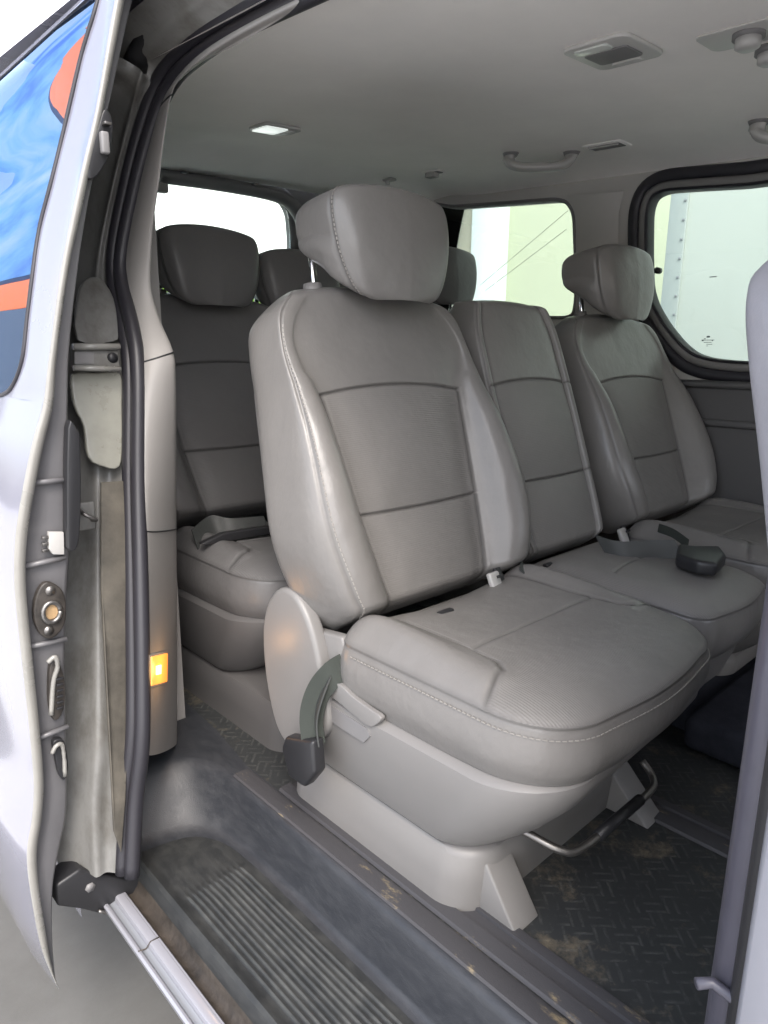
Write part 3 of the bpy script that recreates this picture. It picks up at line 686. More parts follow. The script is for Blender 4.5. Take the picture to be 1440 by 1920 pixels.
# maker's print on the glass
pc = AX(1327, 640, XW+.0285); bm = bmesh.new()
for (dy, dz, w, h) in ((0, .014, .010, .005), (0, .004, .040, .0018), (-.014, .003, .004, .004), (.016, .003, .005, .004), (0, -.003, .024, .0018), (-.006, -.009, .018, .0016), (0, -.014, .006, .0016), (.01, .008, .006, .002)):
    box_bm(pc+Vector((0, dy, dz)), (.0006, w, h), 0, bm=bm)
bm_obj('etched_mark', bm, M['print'], sw, smooth=False, angle=None)
p = AX(1337, 519, XW+.0285); box('small_decal', p, (.0006, .022, .003), M['stripe'], sw, 0)
q1 = frame_ring('window', inset(w1, .003), inset(w1, -.010), XW-.003, XW+.05, M['plasticd'], van)
plate('glass', w1, [], lambda y, z: Vector((XW+.030, y, z)), lambda y, z: Vector((XW+.0335, y, z)), M['glass'], q1)
for a, b in (((910, 545), (1062, 430)), ((900, 535), (1065, 395))):
    tube('glass_wire', [AX(a[0], a[1], XW+.028), AX(b[0], b[1], XW+.028)], .0008, M['print'], q1, 5)
# window latch knob
kp = AX(1231, 507, XW-.02); tube('latch_knob', [kp, kp+Vector((.02, 0, 0))], .010, M['black'], sw, 12)
# lighter upholstered post between the windows, and its belt guide
loft('window_post', [[AX(u, v, XW-.004+dx) for u, v, dx in ((1078, 700, .002), (1095, 700, -.012), (1125, 700, -.016), (1150, 700, -.01), (1158, 700, .002))], [AX(u, v, XW-.004+dx) for u, v, dx in ((1080, 400, .002), (1095, 400, -.012), (1125, 400, -.016), (1150, 400, -.01), (1160, 400, .002))], [AX(u, v, XW-.004+dx) for u, v, dx in ((1062, 366, .002), (1095, 364, -.010), (1125, 362, -.012), (1155, 360, -.008), (1170, 358, .002))]], M['postpale'], van)

# tailgate wall
YT = 2.40
rwpx = [(150, 318), (300, 327), (420, 345), (500, 360), (530, 372), (546, 398), (550, 450), (548, 560), (540, 640), (150, 640)]
rw = [(AY(u, v, YT).x, AY(u, v, YT).z) for u, v in rwpx]; rw = [(a, b) for a, b in rw]
rw = rounded(rw)
plate('tailgate_panel', [(.52, 0), (2.27, 0), (2.27, 1.47), (.52, 1.47)], [inset(rw, -.004)], lambda x, z: Vector((x, YT, z)), lambda x, z: Vector((x, YT+.05, z)), M['plasticd'], van)
rwin = loft('window', [[Vector((x, YT+.04, z)) for x, z in inset(rw, .0)], [Vector((x, YT-.002, z)) for x, z in inset(rw, .0)], [Vector((x, YT-.012, z)) for x, z in inset(rw, -.01)], [Vector((x, YT-.012, z)) for x, z in inset(rw, -.03)], [Vector((x, YT+.0, z)) for x, z in inset(rw, -.045)]], M['plastic'], van, closed=True, angle=60)
plate('glass', rw, [], lambda x, z: Vector((x, YT+.020, z)), lambda x, z: Vector((x, YT+.024, z)), M['glass'], rwin)
tube('rear_post', cat([AY(575, 640, 2.34), AY(575, 520, 2.34), AY(572, 440, 2.34), AY(556, 395, 2.34), AY(520, 368, 2.35), AY(420, 347, 2.36), AY(300, 330, 2.37)], 5), .028, M['plasticd'], van, 14, squash=(1.3, .8))
tube('post_edge_trim', cat([AY(592, 640, 2.30), AY(594, 520, 2.30), AY(590, 440, 2.30), AY(578, 400, 2.30)], 5), .016, M['rubber'], van, 10)  # black rubber strip along the rear post
for u, v in ((345, 323), (478, 345)):
    p = AY(u, v, 2.30); box('trim_clip', p, (.02, .02, .006), M['plasticd'], van, .002)
p = AY(300, 352, 2.36); box('wiper_motor_cover', p, (.05, .03, .03), M['trim'], van, .006)

# near side wall behind the pillar: lower panel, its window opening, header
XN = .655
plate('near_side_panel', [(1.40, -.02), (2.42, -.02), (2.42, 1.40), (1.40, 1.36)], [[(1.50, .86), (2.30, .86), (2.30, 1.28), (1.50, 1.28)]], lambda y, z: Vector((XN+.03, y, z)), lambda y, z: Vector((XN-.03, y, z)), M['trim'], van)
nw = plate('window', [(1.50, .86), (2.30, .86), (2.30, 1.28), (1.50, 1.28)], [[(1.515, .875), (2.285, .875), (2.285, 1.265), (1.515, 1.265)]], lambda y, z: Vector((XN+.02, y, z)), lambda y, z: Vector((XN-.01, y, z)), M['rubber'], van)
plate('glass', [(1.51, .87), (2.29, .87), (2.29, 1.27), (1.51, 1.27)], [], lambda y, z: Vector((XN+.005, y, z)), lambda y, z: Vector((XN+.001, y, z)), M['glass'], nw)

# ---- door opening: weather strip round it
def tumb(u, v): return on(u, v, (.5, 0, .5), (1, 0, -.18))
sealpx = [(1000, -260), (800, -150), (640, -62), (480, 18), (380, 78), (312, 145), (270, 250), (237, 380), (219, 480), (222, 545), (240, 620), (250, 700), (250, 900), (255, 1100), (258, 1300), (256, 1400), (245, 1500), (238, 1640)]
SP = [tumb(u, v) for u, v in sealpx]
# lower down the opening bows out no further
def low(p): return p
sealp = cat(SP, 5)
for k, (dx, dy, r) in enumerate(((0, 0, .0125), (-.004, -.016, .010))):
    pass
def opening_tube(name, off, r, m, n=12, sq=None):
    out = []
    for i, p in enumerate(sealp):
        t = (sealp[min(i+1, len(sealp)-1)]-sealp[max(i-1, 0)]).normalized(); nrm = Vector((1, 0, 0)).cross(t).normalized()
        out.append(p+nrm*off[0]+Vector((off[1], 0, 0)))
    return tube(name, out, r, m, van, n, squash=sq, up=Vector((1, 0, 0))), out
ws, path_in = opening_tube('weather_strip', (-.012, .004), .0135, M['rubber'])
ws2, path_out = opening_tube('weather_strip_lip', (.010, -.004), .0125, M['rubber']); ws2.parent = ws; ws2.name = 'lip'
# the lip was built in the van's frame; its parent sits at the same origin, so keep its place
ws2.location = (0, 0, 0)
# ---- pillar trim between the strip and the cabin: three mouldings
tr_in = [(560, 5), (470, 52), (400, 95), (345, 140), (322, 178), (308, 260), (300, 330), (290, 400), (284, 470), (284, 540), (300, 600), (325, 660), (330, 720), (331, 850), (331, 990), (332, 1200), (332, 1392)]
tr_out = [(520, 0), (420, 55), (350, 105), (312, 160), (290, 205), (268, 290), (250, 370), (236, 440), (230, 500), (232, 560), (248, 620), (262, 680), (266, 740), (266, 860), (268, 1000), (272, 1200), (272, 1425)]
TI = cat([AX(u, v, .625 if v > 250 else .64) for u, v in tr_in], 4); TO = cat([tumb(u, v)+Vector((.008, .012, 0)) for u, v in tr_out], 4)
def trim_piece(name, i0, i1, m, dz=0):
    rows = []
    for i in range(i0, i1+1):
        a, b = TO[i], TI[i]; mid = (a+b)/2; n = Vector((-.35, -1, 0)).normalized()
        c = b+Vector((.010, .05, 0)); d = b+Vector((.012, .16, 0))
        rows.append(cat([a+Vector((-.004, .02, 0)), a, a.lerp(b, .3)+n*.012, a.lerp(b, .7)+n*.013, b, c, d], 4))
    return loft(name, rows, m, van)
L_ = 4
trim_piece('pillar_trim', 0, 4*L_-0, M['trim'])
trim_piece('pillar_trim', 4*L_, 11*L_, M['trim'])
# shut lines
p2 = trim_piece('pillar_trim', 11*L_, 14*L_, M['trim']); p3 = trim_piece('pillar_trim', 14*L_, 16*L_, M['trim'])
for i in (4*L_, 11*L_, 14*L_):
    a, b = TO[i], TI[i]; n = Vector((-.35, -1, 0)).normalized()
    tube('trim_seam', cat([a+n*.001, a.lerp(b, .3)+n*.0125, a.lerp(b, .7)+n*.0135, b+n*.001, b+Vector((.010, .05, 0))], 5), .0016, M['black'], van, 6)

# ---- painted jamb outside the strip
jpx = [(700, -160), (560, -60), (440, 0), (330, 20), (262, 60), (232, 200), (200, 330), (172, 450), (150, 560), (132, 640), (128, 720), (128, 900), (126, 1100), (126, 1300), (120, 1450), (118, 1560), (140, 1650)]
jin = [(640, -64), (540, -14), (470, 20), (385, 72), (312, 142), (268, 250), (235, 380), (217, 480), (220, 545), (232, 600), (240, 700), (240, 900), (243, 1100), (246, 1300), (248, 1400), (240, 1500), (232, 1640)]
yjk = smooth_keys(sorted((v, tumb(u, v).y) for u, v in jin))
JO = cat([AY(u, v, yjk(v)+.045) for u, v in jpx], 4); JI = cat([tumb(u, v)+Vector((-.006, .008, 0)) for u, v in jin], 4)
JO[0:20] = [AX(u.x*0+1, 1, 1)*0+p for u, p in zip(JO[0:20], JO[0:20])]
for i in range(0, 17): # above the doorway the jamb runs forward along the roof
    a = JI[i]; JO[i] = a+Vector((-.05-.002*i, .005+.004*i, .055-.002*i))
rows = []
for a, b in zip(JI, JO):
    rows.append(cat([a, a.lerp(b, .22)+Vector((.0, .010, 0)), a.lerp(b, .42)+Vector((-.006, .002, 0)), a.lerp(b, .66)+Vector((0, .020, 0)), b+Vector((-.01, .045, 0))], 4))
jamb = loft('door_jamb', rows, M['jamb'], van)
def jp(u, v, y=None):
    best = None
    for (f) in (None,): pass
    return AY(u, v, 1.205 if y is None else y)
def jy(u, v, d): return AY(u, v, yjk(v)+d)
def jpatch(name, px, m, y=1.20, off=(0, .012, 0), bev=.003, par=None): return prism(name, [jy(u, v, y-1.205) for u, v in px], off, m, par or jamb, bev=bev)
jpatch('pale_recess', [(p.x, p.y) for p in cat([(136, 702, 0), (180, 699, 0), (226, 700, 0), (230, 760, 0), (230, 850, 0), (222, 878, 0), (196, 876, 0), (166, 858, 0), (158, 800, 0), (140, 760, 0)], 3, True)], M['jambw'], 1.200, (0, .012, 0), .004)
jpatch('grime_strip', [(190, 905), (232, 902), (240, 1100), (244, 1300), (236, 1500), (228, 1600), (214, 1560), (200, 1300), (190, 1100)], M['dirty'], 1.188, (0, .006, 0), .002)
g = jpatch('door_rail', [(140, 643), (222, 645), (226, 690), (140, 690)], M['jamb'], 1.175, (0, .02, 0), .004)
tube('rail_lip', [jy(138, 650, -.037), jy(224, 650, -.037)], .006, M['flange'], g, 8); tube('rail_lip', [jy(138, 690, -.037), jy(226, 692, -.037)], .005, M['flange'], g, 8)
pp = jy(212, 671, -.033); tube('rail_hole', [pp+Vector((0, -.001, 0)), pp+Vector((0, .01, 0))], .009, M['black'], g, 14)
jpatch('rail_slot', [(140, 660), (176, 661), (176, 682), (140, 682)], M['plasticd'], 1.173, (0, .003, 0), 0, g)
jpatch('upper_pocket', [(p.x, p.y) for p in cat([(150, 540, 0), (185, 520, 0), (214, 560, 0), (222, 620, 0), (215, 640, 0), (146, 638, 0)], 3, True)], M['jamb'], 1.20, (0, .01, 0), .003)
# striker plate with its worn ring
pp = jy(160, 968, -.012); st = bm_obj('striker', (lambda b: (box_bm(pp, (.034, .006, .05), .004, bm=b), b)[1])(bmesh.new()), M['jamb'], jamb)
tube('striker_loop', cat([pp+Vector((-.008, -.002, .012)), pp+Vector((-.008, -.02, .008)), pp+Vector((.010, -.02, -.004)), pp+Vector((.010, -.002, -.008))], 5), .0035, M['steel'], st, 8)
# roof edge mechanism above the doorway (black)
gut = [p+Vector((-.035, .0, .040)) for p in sealp[5:28]]
tube('roof_gutter', gut, .020, M['black'], van, 12, squash=(1.2, .7))
box('upper_roller', tumb(372, 22)+Vector((-.03, .0, .02)), (.05, .07, .03), M['black'], van, .006, Matrix.Rotation(R(20), 3, 'X'))

# ---- front door post at the right edge
def vpost(name, y, x, r, m, sq=None, z0=-.45, z1=1.30): return tube(name, [Vector((x, y, z0)), Vector((x, y, .85)), Vector((x+.03, y, z1-.1)), Vector((x+.08, y+.02, z1))], r, m, van, 18, squash=sq, up=Vector((0, 1, 0)))
fp = vpost('weather_strip', .136, .520, .0185, M['post'])
vpost('post_groove', .124, .500, .010, M['black'])
loft('front_pillar', [[Vector((.492, .124, z)), Vector((.482, .123, z)), Vector((.476, .118, z)), Vector((.470, .06, z)), Vector((.462, -.1, z)), Vector((.45, -.6, z))] for z in (-.50, .352)], M['paint'], van, angle=60)
loft('pillar_cover', [[Vector((.492, .124, z)), Vector((.482, .123, z)), Vector((.475, .118, z)), Vector((.469, .06, z)), Vector((.461, -.1, z)), Vector((.449, -.6, z))] for z in (.356, .60)], M['silver'], van, angle=60)
loft('pillar_cover', [[Vector((.500, .112, z)), Vector((.488, .105, z)), Vector((.474, -.02, z)), Vector((.46, -.6, z))] for z in (.60, .70)], M['rubber'], van, angle=60)
tube('shut_line', [Vector((.473, .121, .354)), Vector((.467, .06, .354)), Vector((.459, -.1, .354))], .0015, M['stripe'], van, 6)
pp = AX(1322, 1842, .495); sn = tube('stud', [pp+Vector((-.006, .004, 0)), pp+Vector((.004, -.004, 0)), pp+Vector((.002, -.018, 0)), pp+Vector((.002, -.034, 0))], .0045, M['post'], van, 12)

# front of the cabin: door side, bulkhead with the windscreen
plate('front_side_panel', [(-1.5, -.5), (.10, -.5), (.10, 1.34), (-1.5, 1.34)], [[(-1.3, .82), (.02, .82), (.02, 1.24), (-1.0, 1.24)]], lambda y, z: Vector((.500+.10*max(0, z-.8), y, z)), lambda y, z: Vector((.560+.10*max(0, z-.8), y, z)), M['plasticd'], van)
plate('windscreen_frame', [(.50, -.1), (2.3, -.1), (2.3, 1.42), (.50, 1.42)], [[(.62, .82), (2.16, .82), (2.16, 1.26), (.62, 1.26)]], lambda x, z: Vector((x, -1.42+.3*z, z)), lambda x, z: Vector((x, -1.48+.3*z, z)), M['plasticd'], van)
box('dashboard', (1.40, -1.12, .55), (1.6, .35, .38), M['plasticd'], van, .05)

# ---- floor, step well, sill
fl = [[Vector((x, y, 0)) for x in (.66, 1.0, 1.4, 1.8, 2.25)] for y in (-1.4, 0, .6, 1.2, 1.8, 2.40)]
flo = loft('floor', fl, M['floor'], van, smooth=False, fixn=False)
# well wall swept round its rear end
WT = cat([(.628, -.9, 0), (.630, .3, 0), (.636, .7, 0), (.640, 1.0, 0), (.640, 1.13, 0), (.625, 1.20, 0), (.595, 1.245, 0), (.54, 1.265, 0), (.45, 1.27, 0), (.36, 1.27, 0)], 7)
rows = []
ZS = -.10
WB = cat([(.606, -.9, 0), (.608, .3, 0), (.612, .7, 0), (.614, .96, 0), (.608, 1.06, 0), (.588, 1.115, 0), (.555, 1.150, 0), (.50, 1.168, 0), (.43, 1.176, 0), (.36, 1.178, 0)], 7)
for i, (p, b_) in enumerate(zip(WT, WB)):
    t = (WT[min(i+1, len(WT)-1)]-WT[max(i-1, 0)]).normalized(); n = Vector((t.y, -t.x, 0)) # points to the cabin
    t2 = (WB[min(i+1, len(WB)-1)]-WB[max(i-1, 0)]).normalized(); n2 = Vector((t2.y, -t2.x, 0))
    r_ = [p+n*a+Vector((0, 0, z)) for a, z in ((.045, .0015), (.012, .003), (.004, .001))]
    r_ += [p.lerp(b_, f)+Vector((0, 0, z)) for f, z in ((.04, -.004), (.14, -.012), (.32, -.032), (.52, -.055), (.72, -.076), (.86, -.088), (.95, -.0945))]
    r_ += [b_+n2*a+Vector((0, 0, z)) for a, z in ((-.006, -.0982), (-.014, -.0996), (-.03, -.1002))]
    rows.append(r_)
loft('step_well', rows, M['well'], van)
fc = []
for i, p in enumerate(WT):
    if p.y < 1.10: continue
    t = (WT[min(i+1, len(WT)-1)]-WT[max(i-1, 0)]).normalized(); n = Vector((t.y, -t.x, 0)); q_ = p+n*.040
    fc.append([Vector((q_.x, q_.y, .0006)), Vector((q_.x+.03, q_.y+.2, .0006)), Vector((q_.x+.05, 1.62, .0006))])
loft('floor_corner', fc, M['well'], van)
# grooved tread
TX = .438
prof = [(TX+.002, ZS-.05), (TX, ZS-.014), (TX+.004, ZS+.001), (TX+.010, ZS+.006), (TX+.017, ZS+.004), (TX+.022, ZS+.0005)]
x = TX+.030
while x < TX+.145:
    prof += [(x, ZS+.0005), (x+.0014, ZS+.0048), (x+.0048, ZS+.0048), (x+.0062, ZS+.0005)]; x += .0108
prof += [(.60, ZS+.0005), (.622, ZS+.0005)]
rows = []
for y in [-.9, -.3, .2, .5, .8, .96, .99, 1.0, 1.02, 1.1, 1.17, 1.22]:
    f = 1-sstep(.97, 1.01, y); rows.append([Vector((a, y, b if b < ZS or i_ < 6 else ZS+.0004+(b-ZS-.0004)*f)) for i_, (a, b) in enumerate(prof)])
ribv = [(1. if (b > ZS+.004 and i_ >= 6 and y < 1.0) else 0.) for y in [-.9, -.3, .2, .5, .8, .96, .99, 1.0, 1.02, 1.1, 1.17, 1.22] for i_, (a, b) in enumerate(prof)]
loft('step_tread', rows, M['tread'], van, angle=35, attrs={'rib': ribv})
loft('sill_gutter', [[Vector((TX+a, y, ZS+b)) for a, b in ((.004, -.02), (-.002, -.040), (-.012, -.052), (-.022, -.050), (-.030, -.040))] for y in (-.9, .2, .8, 1.3)], M['rust'], van)
srp = ((-.020, -.070), (-.022, -.048), (-.026, -.041), (-.040, -.039), (-.044, -.041), (-.0455, -.048), (-.047, -.050), (-.056, -.052), (-.0575, -.050), (-.059, -.046), (-.063, -.045), (-.0665, -.048), (-.066, -.056), (-.050, -.075), (-.02, -.12), (.05, -.20))
sr = loft('sill', [[Vector((TX+a, y, ZS+b)) for a, b in srp] for y in (-.9, .2, .8, 1.22)], M['silver'], van, angle=40)
loft('sill_insert', [[Vector((TX+a, y, ZS+b)) for a, b in ((-.0463, -.0475), (-.0475, -.0485), (-.0555, -.0505), (-.0572, -.0485))] for y in (-.9, .2, .8, 1.21)], M['stripe'], sr)
tube('sill_joint', [Vector((TX-.026, .99, ZS-.040)), Vector((TX-.042, .99, ZS-.039)), Vector((TX-.050, .99, ZS-.048)), Vector((TX-.064, .99, ZS-.044))], .0012, M['rust'], sr, 6)
# lower body side behind the doorway (under the sliding door)
loft('rear_quarter', [[Vector((x, y, z)) for y in (1.36, 1.5, 2.0, 2.5)] for x, z in ((.50, 1.30), (.44, .85), (.40, .4), (.39, 0), (.40, -.35))], M['paint'], van)
# seat tracks
for (xa, ya, yb) in ((.725, -.2, 1.02), (1.185, -.2, 1.55), (1.66, -.2, 1.55)):
    loft('seat_track', [[Vector((xa+a, y, b)) for a, b in ((-.040, .0012), (-.036, .006), (-.020, .007), (-.012, .007), (-.011, .0015), (.011, .0015), (.012, .007), (.024, .007), (.030, .006), (.034, .0012))] for y in (ya, .3, .8, yb)], M['track'], van, angle=30)
for (xa) in (.655,):
    loft('floor_edge_strip', [[Vector((xa+a, y, b)) for a, b in ((-.012, .0035), (-.008, .006), (.020, .006), (.026, .0035))] for y in (-.2, .3, .8, 1.12)], M['track'], van, angle=30)
# hump and carpet under the far seats
ring = ring_stack('engine_hump', [(0.0, .30, -.12, .55, .1, .1), (.06, .28, -.08, .5, .1, .1)], M['carpet'], van)
ring.location = (.45, -.35, .004)
box('far_footwell', (1.72, .30, .045), (.60, .5, .08), M['carpet'], van, .02)
# dirty grit on the floor corner
# ------------------------------------------------------------------ sliding door
door = thing('sliding_door', 'pearl white sliding door pushed open at the left, its latch edge towards us', 'van door', (.35, 1.1, -.25))
lip = [(232, -60), (215, 0), (180, 200), (150, 330), (115, 500), (90, 680), (80, 760), (60, 830), (40, 930), (28, 1010), (26, 1090), (34, 1180), (45, 1280), (62, 1450), (60, 1530), (50, 1600), (58, 1680), (78, 1780), (108, 1852)]
lin = [(275, -60), (255, 0), (215, 180), (182, 330), (158, 470), (138, 640), (134, 740), (134, 830), (138, 930), (140, 1010), (134, 1090), (130, 1180), (128, 1280), (132, 1450), (130, 1540), (118, 1600), (105, 1680), (104, 1780), (110, 1855)]
YD = 1.10
LP = cat([AY(u, v, YD) for u, v in lip], 5); LI = cat([AY(u, v, YD+.005) for u, v in lin], 5)
def xl(z):
    for a, b in zip(LP, LP[1:]):
        if (a.z-z)*(b.z-z) <= 0 and a.z != b.z: t = (z-a.z)/(b.z-a.z); return a.x+(b.x-a.x)*t
    return LP[0].x if z > LP[0].z else LP[-1].x
def skin(y, z): return Vector((xl(z)-.035*math.sin(min(1.6, max(0, (y-YD))/.9*1.5))*0-.010*sstep(YD, YD+.1, y), y, z))
def onskin(u, v):
    x = .35
    for _ in range(20): p = AX(u, v, x); x = .5*x+.5*skin(p.y, p.z).x
    return p
zs = [p.z for p in LP]
wz0, wz1 = .80, 1.30
edge_px = [(192, -24), (178, 25), (164, 70), (150, 120), (120, 250), (98, 340), (75, 430), (62, 520), (52, 600), (42, 680), (22, 728), (0, 742)]
WE = [onskin(u, v) for u, v in edge_px]
wtop = WE[0].z
WE = cat(WE, 4)
YE = 2.25
def skinrow(z, y0, n=10): return [skin(y0+(YE-y0)*((k/n)**1.5), z) for k in range(n+1)]
# lower skin, frame strips, top strip
zl = sorted([LP[-1].z+ (WE[-1].z-LP[-1].z)*k/60 for k in range(61)])
ds = loft('door_skin', [skinrow(z, YD) for z in zl], M['paint'], door)
fr_rows = []
for p in WE: fr_rows.append([skin(YD+(p.y-YD)*k/5, p.z) for k in range(6)])
loft('window_surround', fr_rows, M['paint'], ds)
loft('top_rail', [skinrow(z, YD) for z in [wtop+(LP[0].z-wtop)*k/8 for k in range(9)]], M['paint'], ds)
gl = loft('glass', [[skin(p.y+(YE-p.y)*k/6, p.z)+Vector((.003, 0, 0)) for k in range(7)] for p in WE], M['glassdoor'], door)
tube('glass_seal', [p+Vector((-.001, 0, 0)) for p in WE], .0035, M['rubber'], gl, 8)
# pressed flange round the edge, recessed edge face
rows = []; rows2 = []
for a, b in zip(LP, LI):
    w = (b-a).length; t = min(.016/max(w, .02), .45)
    rows.append([a, a+Vector((.001, -.004, 0)), a.lerp(b, t*.5)+Vector((0, -.005, 0)), a.lerp(b, t)+Vector((0, -.003, 0)), a.lerp(b, t*1.12)+Vector((0, .010, 0))])
    rows2.append([a.lerp(b, t*1.1)+Vector((0, .008, 0)), a.lerp(b, t*1.3)+Vector((0, .016, 0)), a.lerp(b, .6)+Vector((0, .018, 0)), a.lerp(b, .92)+Vector((0, .014, 0)), b+Vector((.002, .022, 0)), b+Vector((.006, .07, 0)), b+Vector((.004, .9, 0))])
loft('door_flange', rows, M['flange'], door); de = loft('door_edge', rows2, M['doorgrey'], door)
def dp(u, v, y=YD+.012): return AY(u, v, y)
def dpatch(name, px, m, y=YD+.008, off=(0, .01, 0), bev=.002, par=None, sm=True):
    pts = [(p.x, p.y) for p in cat([(a, b, 0) for a, b in px], 3, True)] if sm else px
    return prism(name, [AY(u, v, y) for u, v in pts], off, m, par or de, bev=bev)
dpatch('edge_bumper', [(128, 803), (144, 803), (151, 830), (152, 960), (146, 1025), (130, 1032), (126, 1000)], M['black'], YD-.004, (0, .02, 0), .004)
c = dpatch('wiring_contact', [(92, 998), (120, 998), (121, 1040), (100, 1040), (92, 1030)], M['knob'], YD+.006, (0, .01, 0), .001, sm=False)
for k in range(3): box('contact_pin', dp(85, 1008+12*k, YD+.010), (.010, .006, .005), M['steel'], c, .001)
# dark oval dovetail with worn brass ring
ov = dpatch('dovetail', [(95, 1092), (118, 1108), (125, 1140), (120, 1175), (98, 1198), (76, 1190), (64, 1160), (66, 1125), (78, 1098)], M['dirtyd'], YD+.004, (0, .012, 0), .003)
cc = dp(97, 1148, YD+.0015); ringp = [cc+Vector((.013*math.cos(a), 0, .016*math.sin(a))) for a in [2*math.pi*k/20 for k in range(21)]]
tube('ring', ringp, .004, M['steel'], ov, 8, up=Vector((0, 1, 0)))
prism('worn_socket', [cc+Vector((.010*math.cos(2*math.pi*k/16), .002, .012*math.sin(2*math.pi*k/16))) for k in range(16)], (0, .004, 0), nmat('worn brass', (.45, .30, .16), .5, metal=.3, var=.3, varscale=60), ov)
for u, v in ((95, 1108), (92, 1183)): p = dp(u, v, YD+.002); tube('bolt', [p, p+Vector((0, .006, 0))], .0075, M['steel'], ov, 10)
la = dpatch('latch', [(97, 1240), (112, 1245), (122, 1280), (120, 1330), (104, 1352), (94, 1330), (92, 1280)], M['dirtyd'], YD+.004, (0, .012, 0), .002)
for k in range(6): box('latch_tooth', dp(112, 1272+11*k, YD+.002), (.010, .006, .003), M['black'], la, .0005)
tube('latch_pull', cat([dp(90, 1242, YD), dp(103, 1232, YD-.002), dp(108, 1250, YD), dp(100, 1280, YD+.004), dp(96, 1340, YD+.004)], 4), .004, M['flange'], la, 8)
lb = dpatch('lower_bumper', [(100, 1392), (116, 1386), (124, 1400), (128, 1440), (122, 1462), (112, 1455), (104, 1420)], M['black'], YD+.004, (0, .012, 0), .003)
tube('bumper_clip', cat([dp(98, 1412, YD), dp(106, 1398, YD-.002), dp(118, 1400, YD), dp(122, 1455, YD+.002)], 4), .0035, M['flange'], lb, 8)
for v0 in ((45, 1215, 125, 1198), (62, 1388, 128, 1362), (46, 1062, 122, 1045), (60, 905, 120, 900)):
    tube('pressing_rib', [dp(v0[0], v0[1], YD+.014), dp(v0[2], v0[3], YD+.014)], .0045, M['doorgrey'], de, 8)
cat_px = [(195, 205), (208, 215), (212, 245), (205, 290), (182, 330), (164, 332), (168, 290), (184, 240)]
uc = dpatch('upper_catch', cat_px, M['black'], YD-.002, (0, .02, 0), .003)
box('catch_pin', dp(200, 232, YD-.008), (.010, .012, .004), M['steel'], uc, .001); box('catch_tongue', dp(196, 268, YD-.008), (.012, .012, .03), M['plasticd'], uc, .003)
# roller arm under the door reaching into the sill
arm_px = [(106, 1660), (150, 1630), (180, 1638), (240, 1650), (268, 1640), (285, 1655), (312, 1690), (300, 1706), (262, 1722), (205, 1718), (150, 1705), (108, 1700)]
arm = prism('roller_arm', [AY(u, v, 1.13) for u, v in arm_px], (0, .05, .0), M['black'], door, bev=.005)
p = AY(280, 1688, 1.12); tube('roller', [p+Vector((0, 0, -.012)), p+Vector((0, 0, .010))], .018, M['rubber'], arm, 18)
p = AY(170, 1665, 1.127); tube('arm_bolt', [p, p+Vector((0, .006, 0))], .009, M['plasticd'], arm, 6)
tube('arm_edge', cat([AY(185, 1708, 1.126), AY(225, 1716, 1.126), AY(262, 1712, 1.126)], 4), .003, M['steel'], arm, 8)

# ------------------------------------------------------------------ fittings on the headliner
def frame_at(p):
    e = .01; nx = Vector((e, 0, zc(p.x+e, p.y)-zc(p.x, p.y))).normalized(); ny = Vector((0, e, zc(p.x, p.y+e)-zc(p.x, p.y))).normalized(); return nx, ny, ny.cross(nx).normalized()
def ceil_box(name, c, w, h, r, t, m, par, dx=0, dy=0, lift=0., bev=.003):
    nx, ny, dn = frame_at(c)
    if dn.z > 0: dn = -dn
    pts = [c+nx*(dx+a)+ny*(dy+b)+dn*(lift+t) for a, b in rrect(0, 0, w, h, r)]
    return prism(name, pts, -dn*t, m, par, bev=bev)
def lamp(label, u, v, w, h, parts):
    c = ceil_at(u, v); t = thing('ceiling_lamp', label, 'ceiling lamp', c, 'lamps on the headliner')
    ceil_box('housing', c, w, h, .022, .008, M['lampg'], t); 
    for nm, m, dx, dy, ww, hh in parts: ceil_box(nm, c, ww, hh, .008, .0035, m, t, dx, dy, .0075, .001)
    return t
lamp('ceiling lamp with glowing white lens nearer the tailgate', 516, 239, .125, .10, (('lens', nmat('bright lens', (.9, .95, .92), .2, emis=((.93, 1, .96), .65)), -.018, .0, .072, .076), ('switch', M['lampg'], .040, 0, .026, .05)))
dm = lamp('unlit ceiling lamp with grey recess above the near seat', 1150, 93, .155, .135, (('lens', nmat('grey lens', (.62, .64, .60), .25), -.050, .012, .030, .070), ('recess', M['plasticd'], .002, 0, .068, .088), ('switch', M['lampg'], .056, 0, .022, .06)))
# grab handles along the far edge
def handle(label, a, b, bow):
    A, B = ceil_at(*a), ceil_at(*b); mid = (A+B)/2; t = thing('grab_handle', label, 'grab handle', mid, 'grab handles along the headliner')
    d = Vector((-.012, 0, -bow))
    pth = cat([A+Vector((0, 0, .006)), A+d*.65, A.lerp(B, .15)+d, A.lerp(B, .5)+d*1.12, A.lerp(B, .85)+d, B+d*.65, B+Vector((0, 0, .006))], 6)
    tube('grip', pth, .016, M['grip'], t, 14, squash=(1.25, .85))
    for P_ in (A, B):
        tube('mount', [P_+Vector((0, 0, .006)), P_+Vector((-.002, 0, -.010))], lambda f: .030-.008*f, M['plasticd'], t, 16, squash=(1, .8))
handle('grab handle left of the roof vent above the far windows', (958, 287), (1072, 285), .040)
handle('grab handle cut by the right edge of the photo', (1424, 226), (1530, 219), .042)
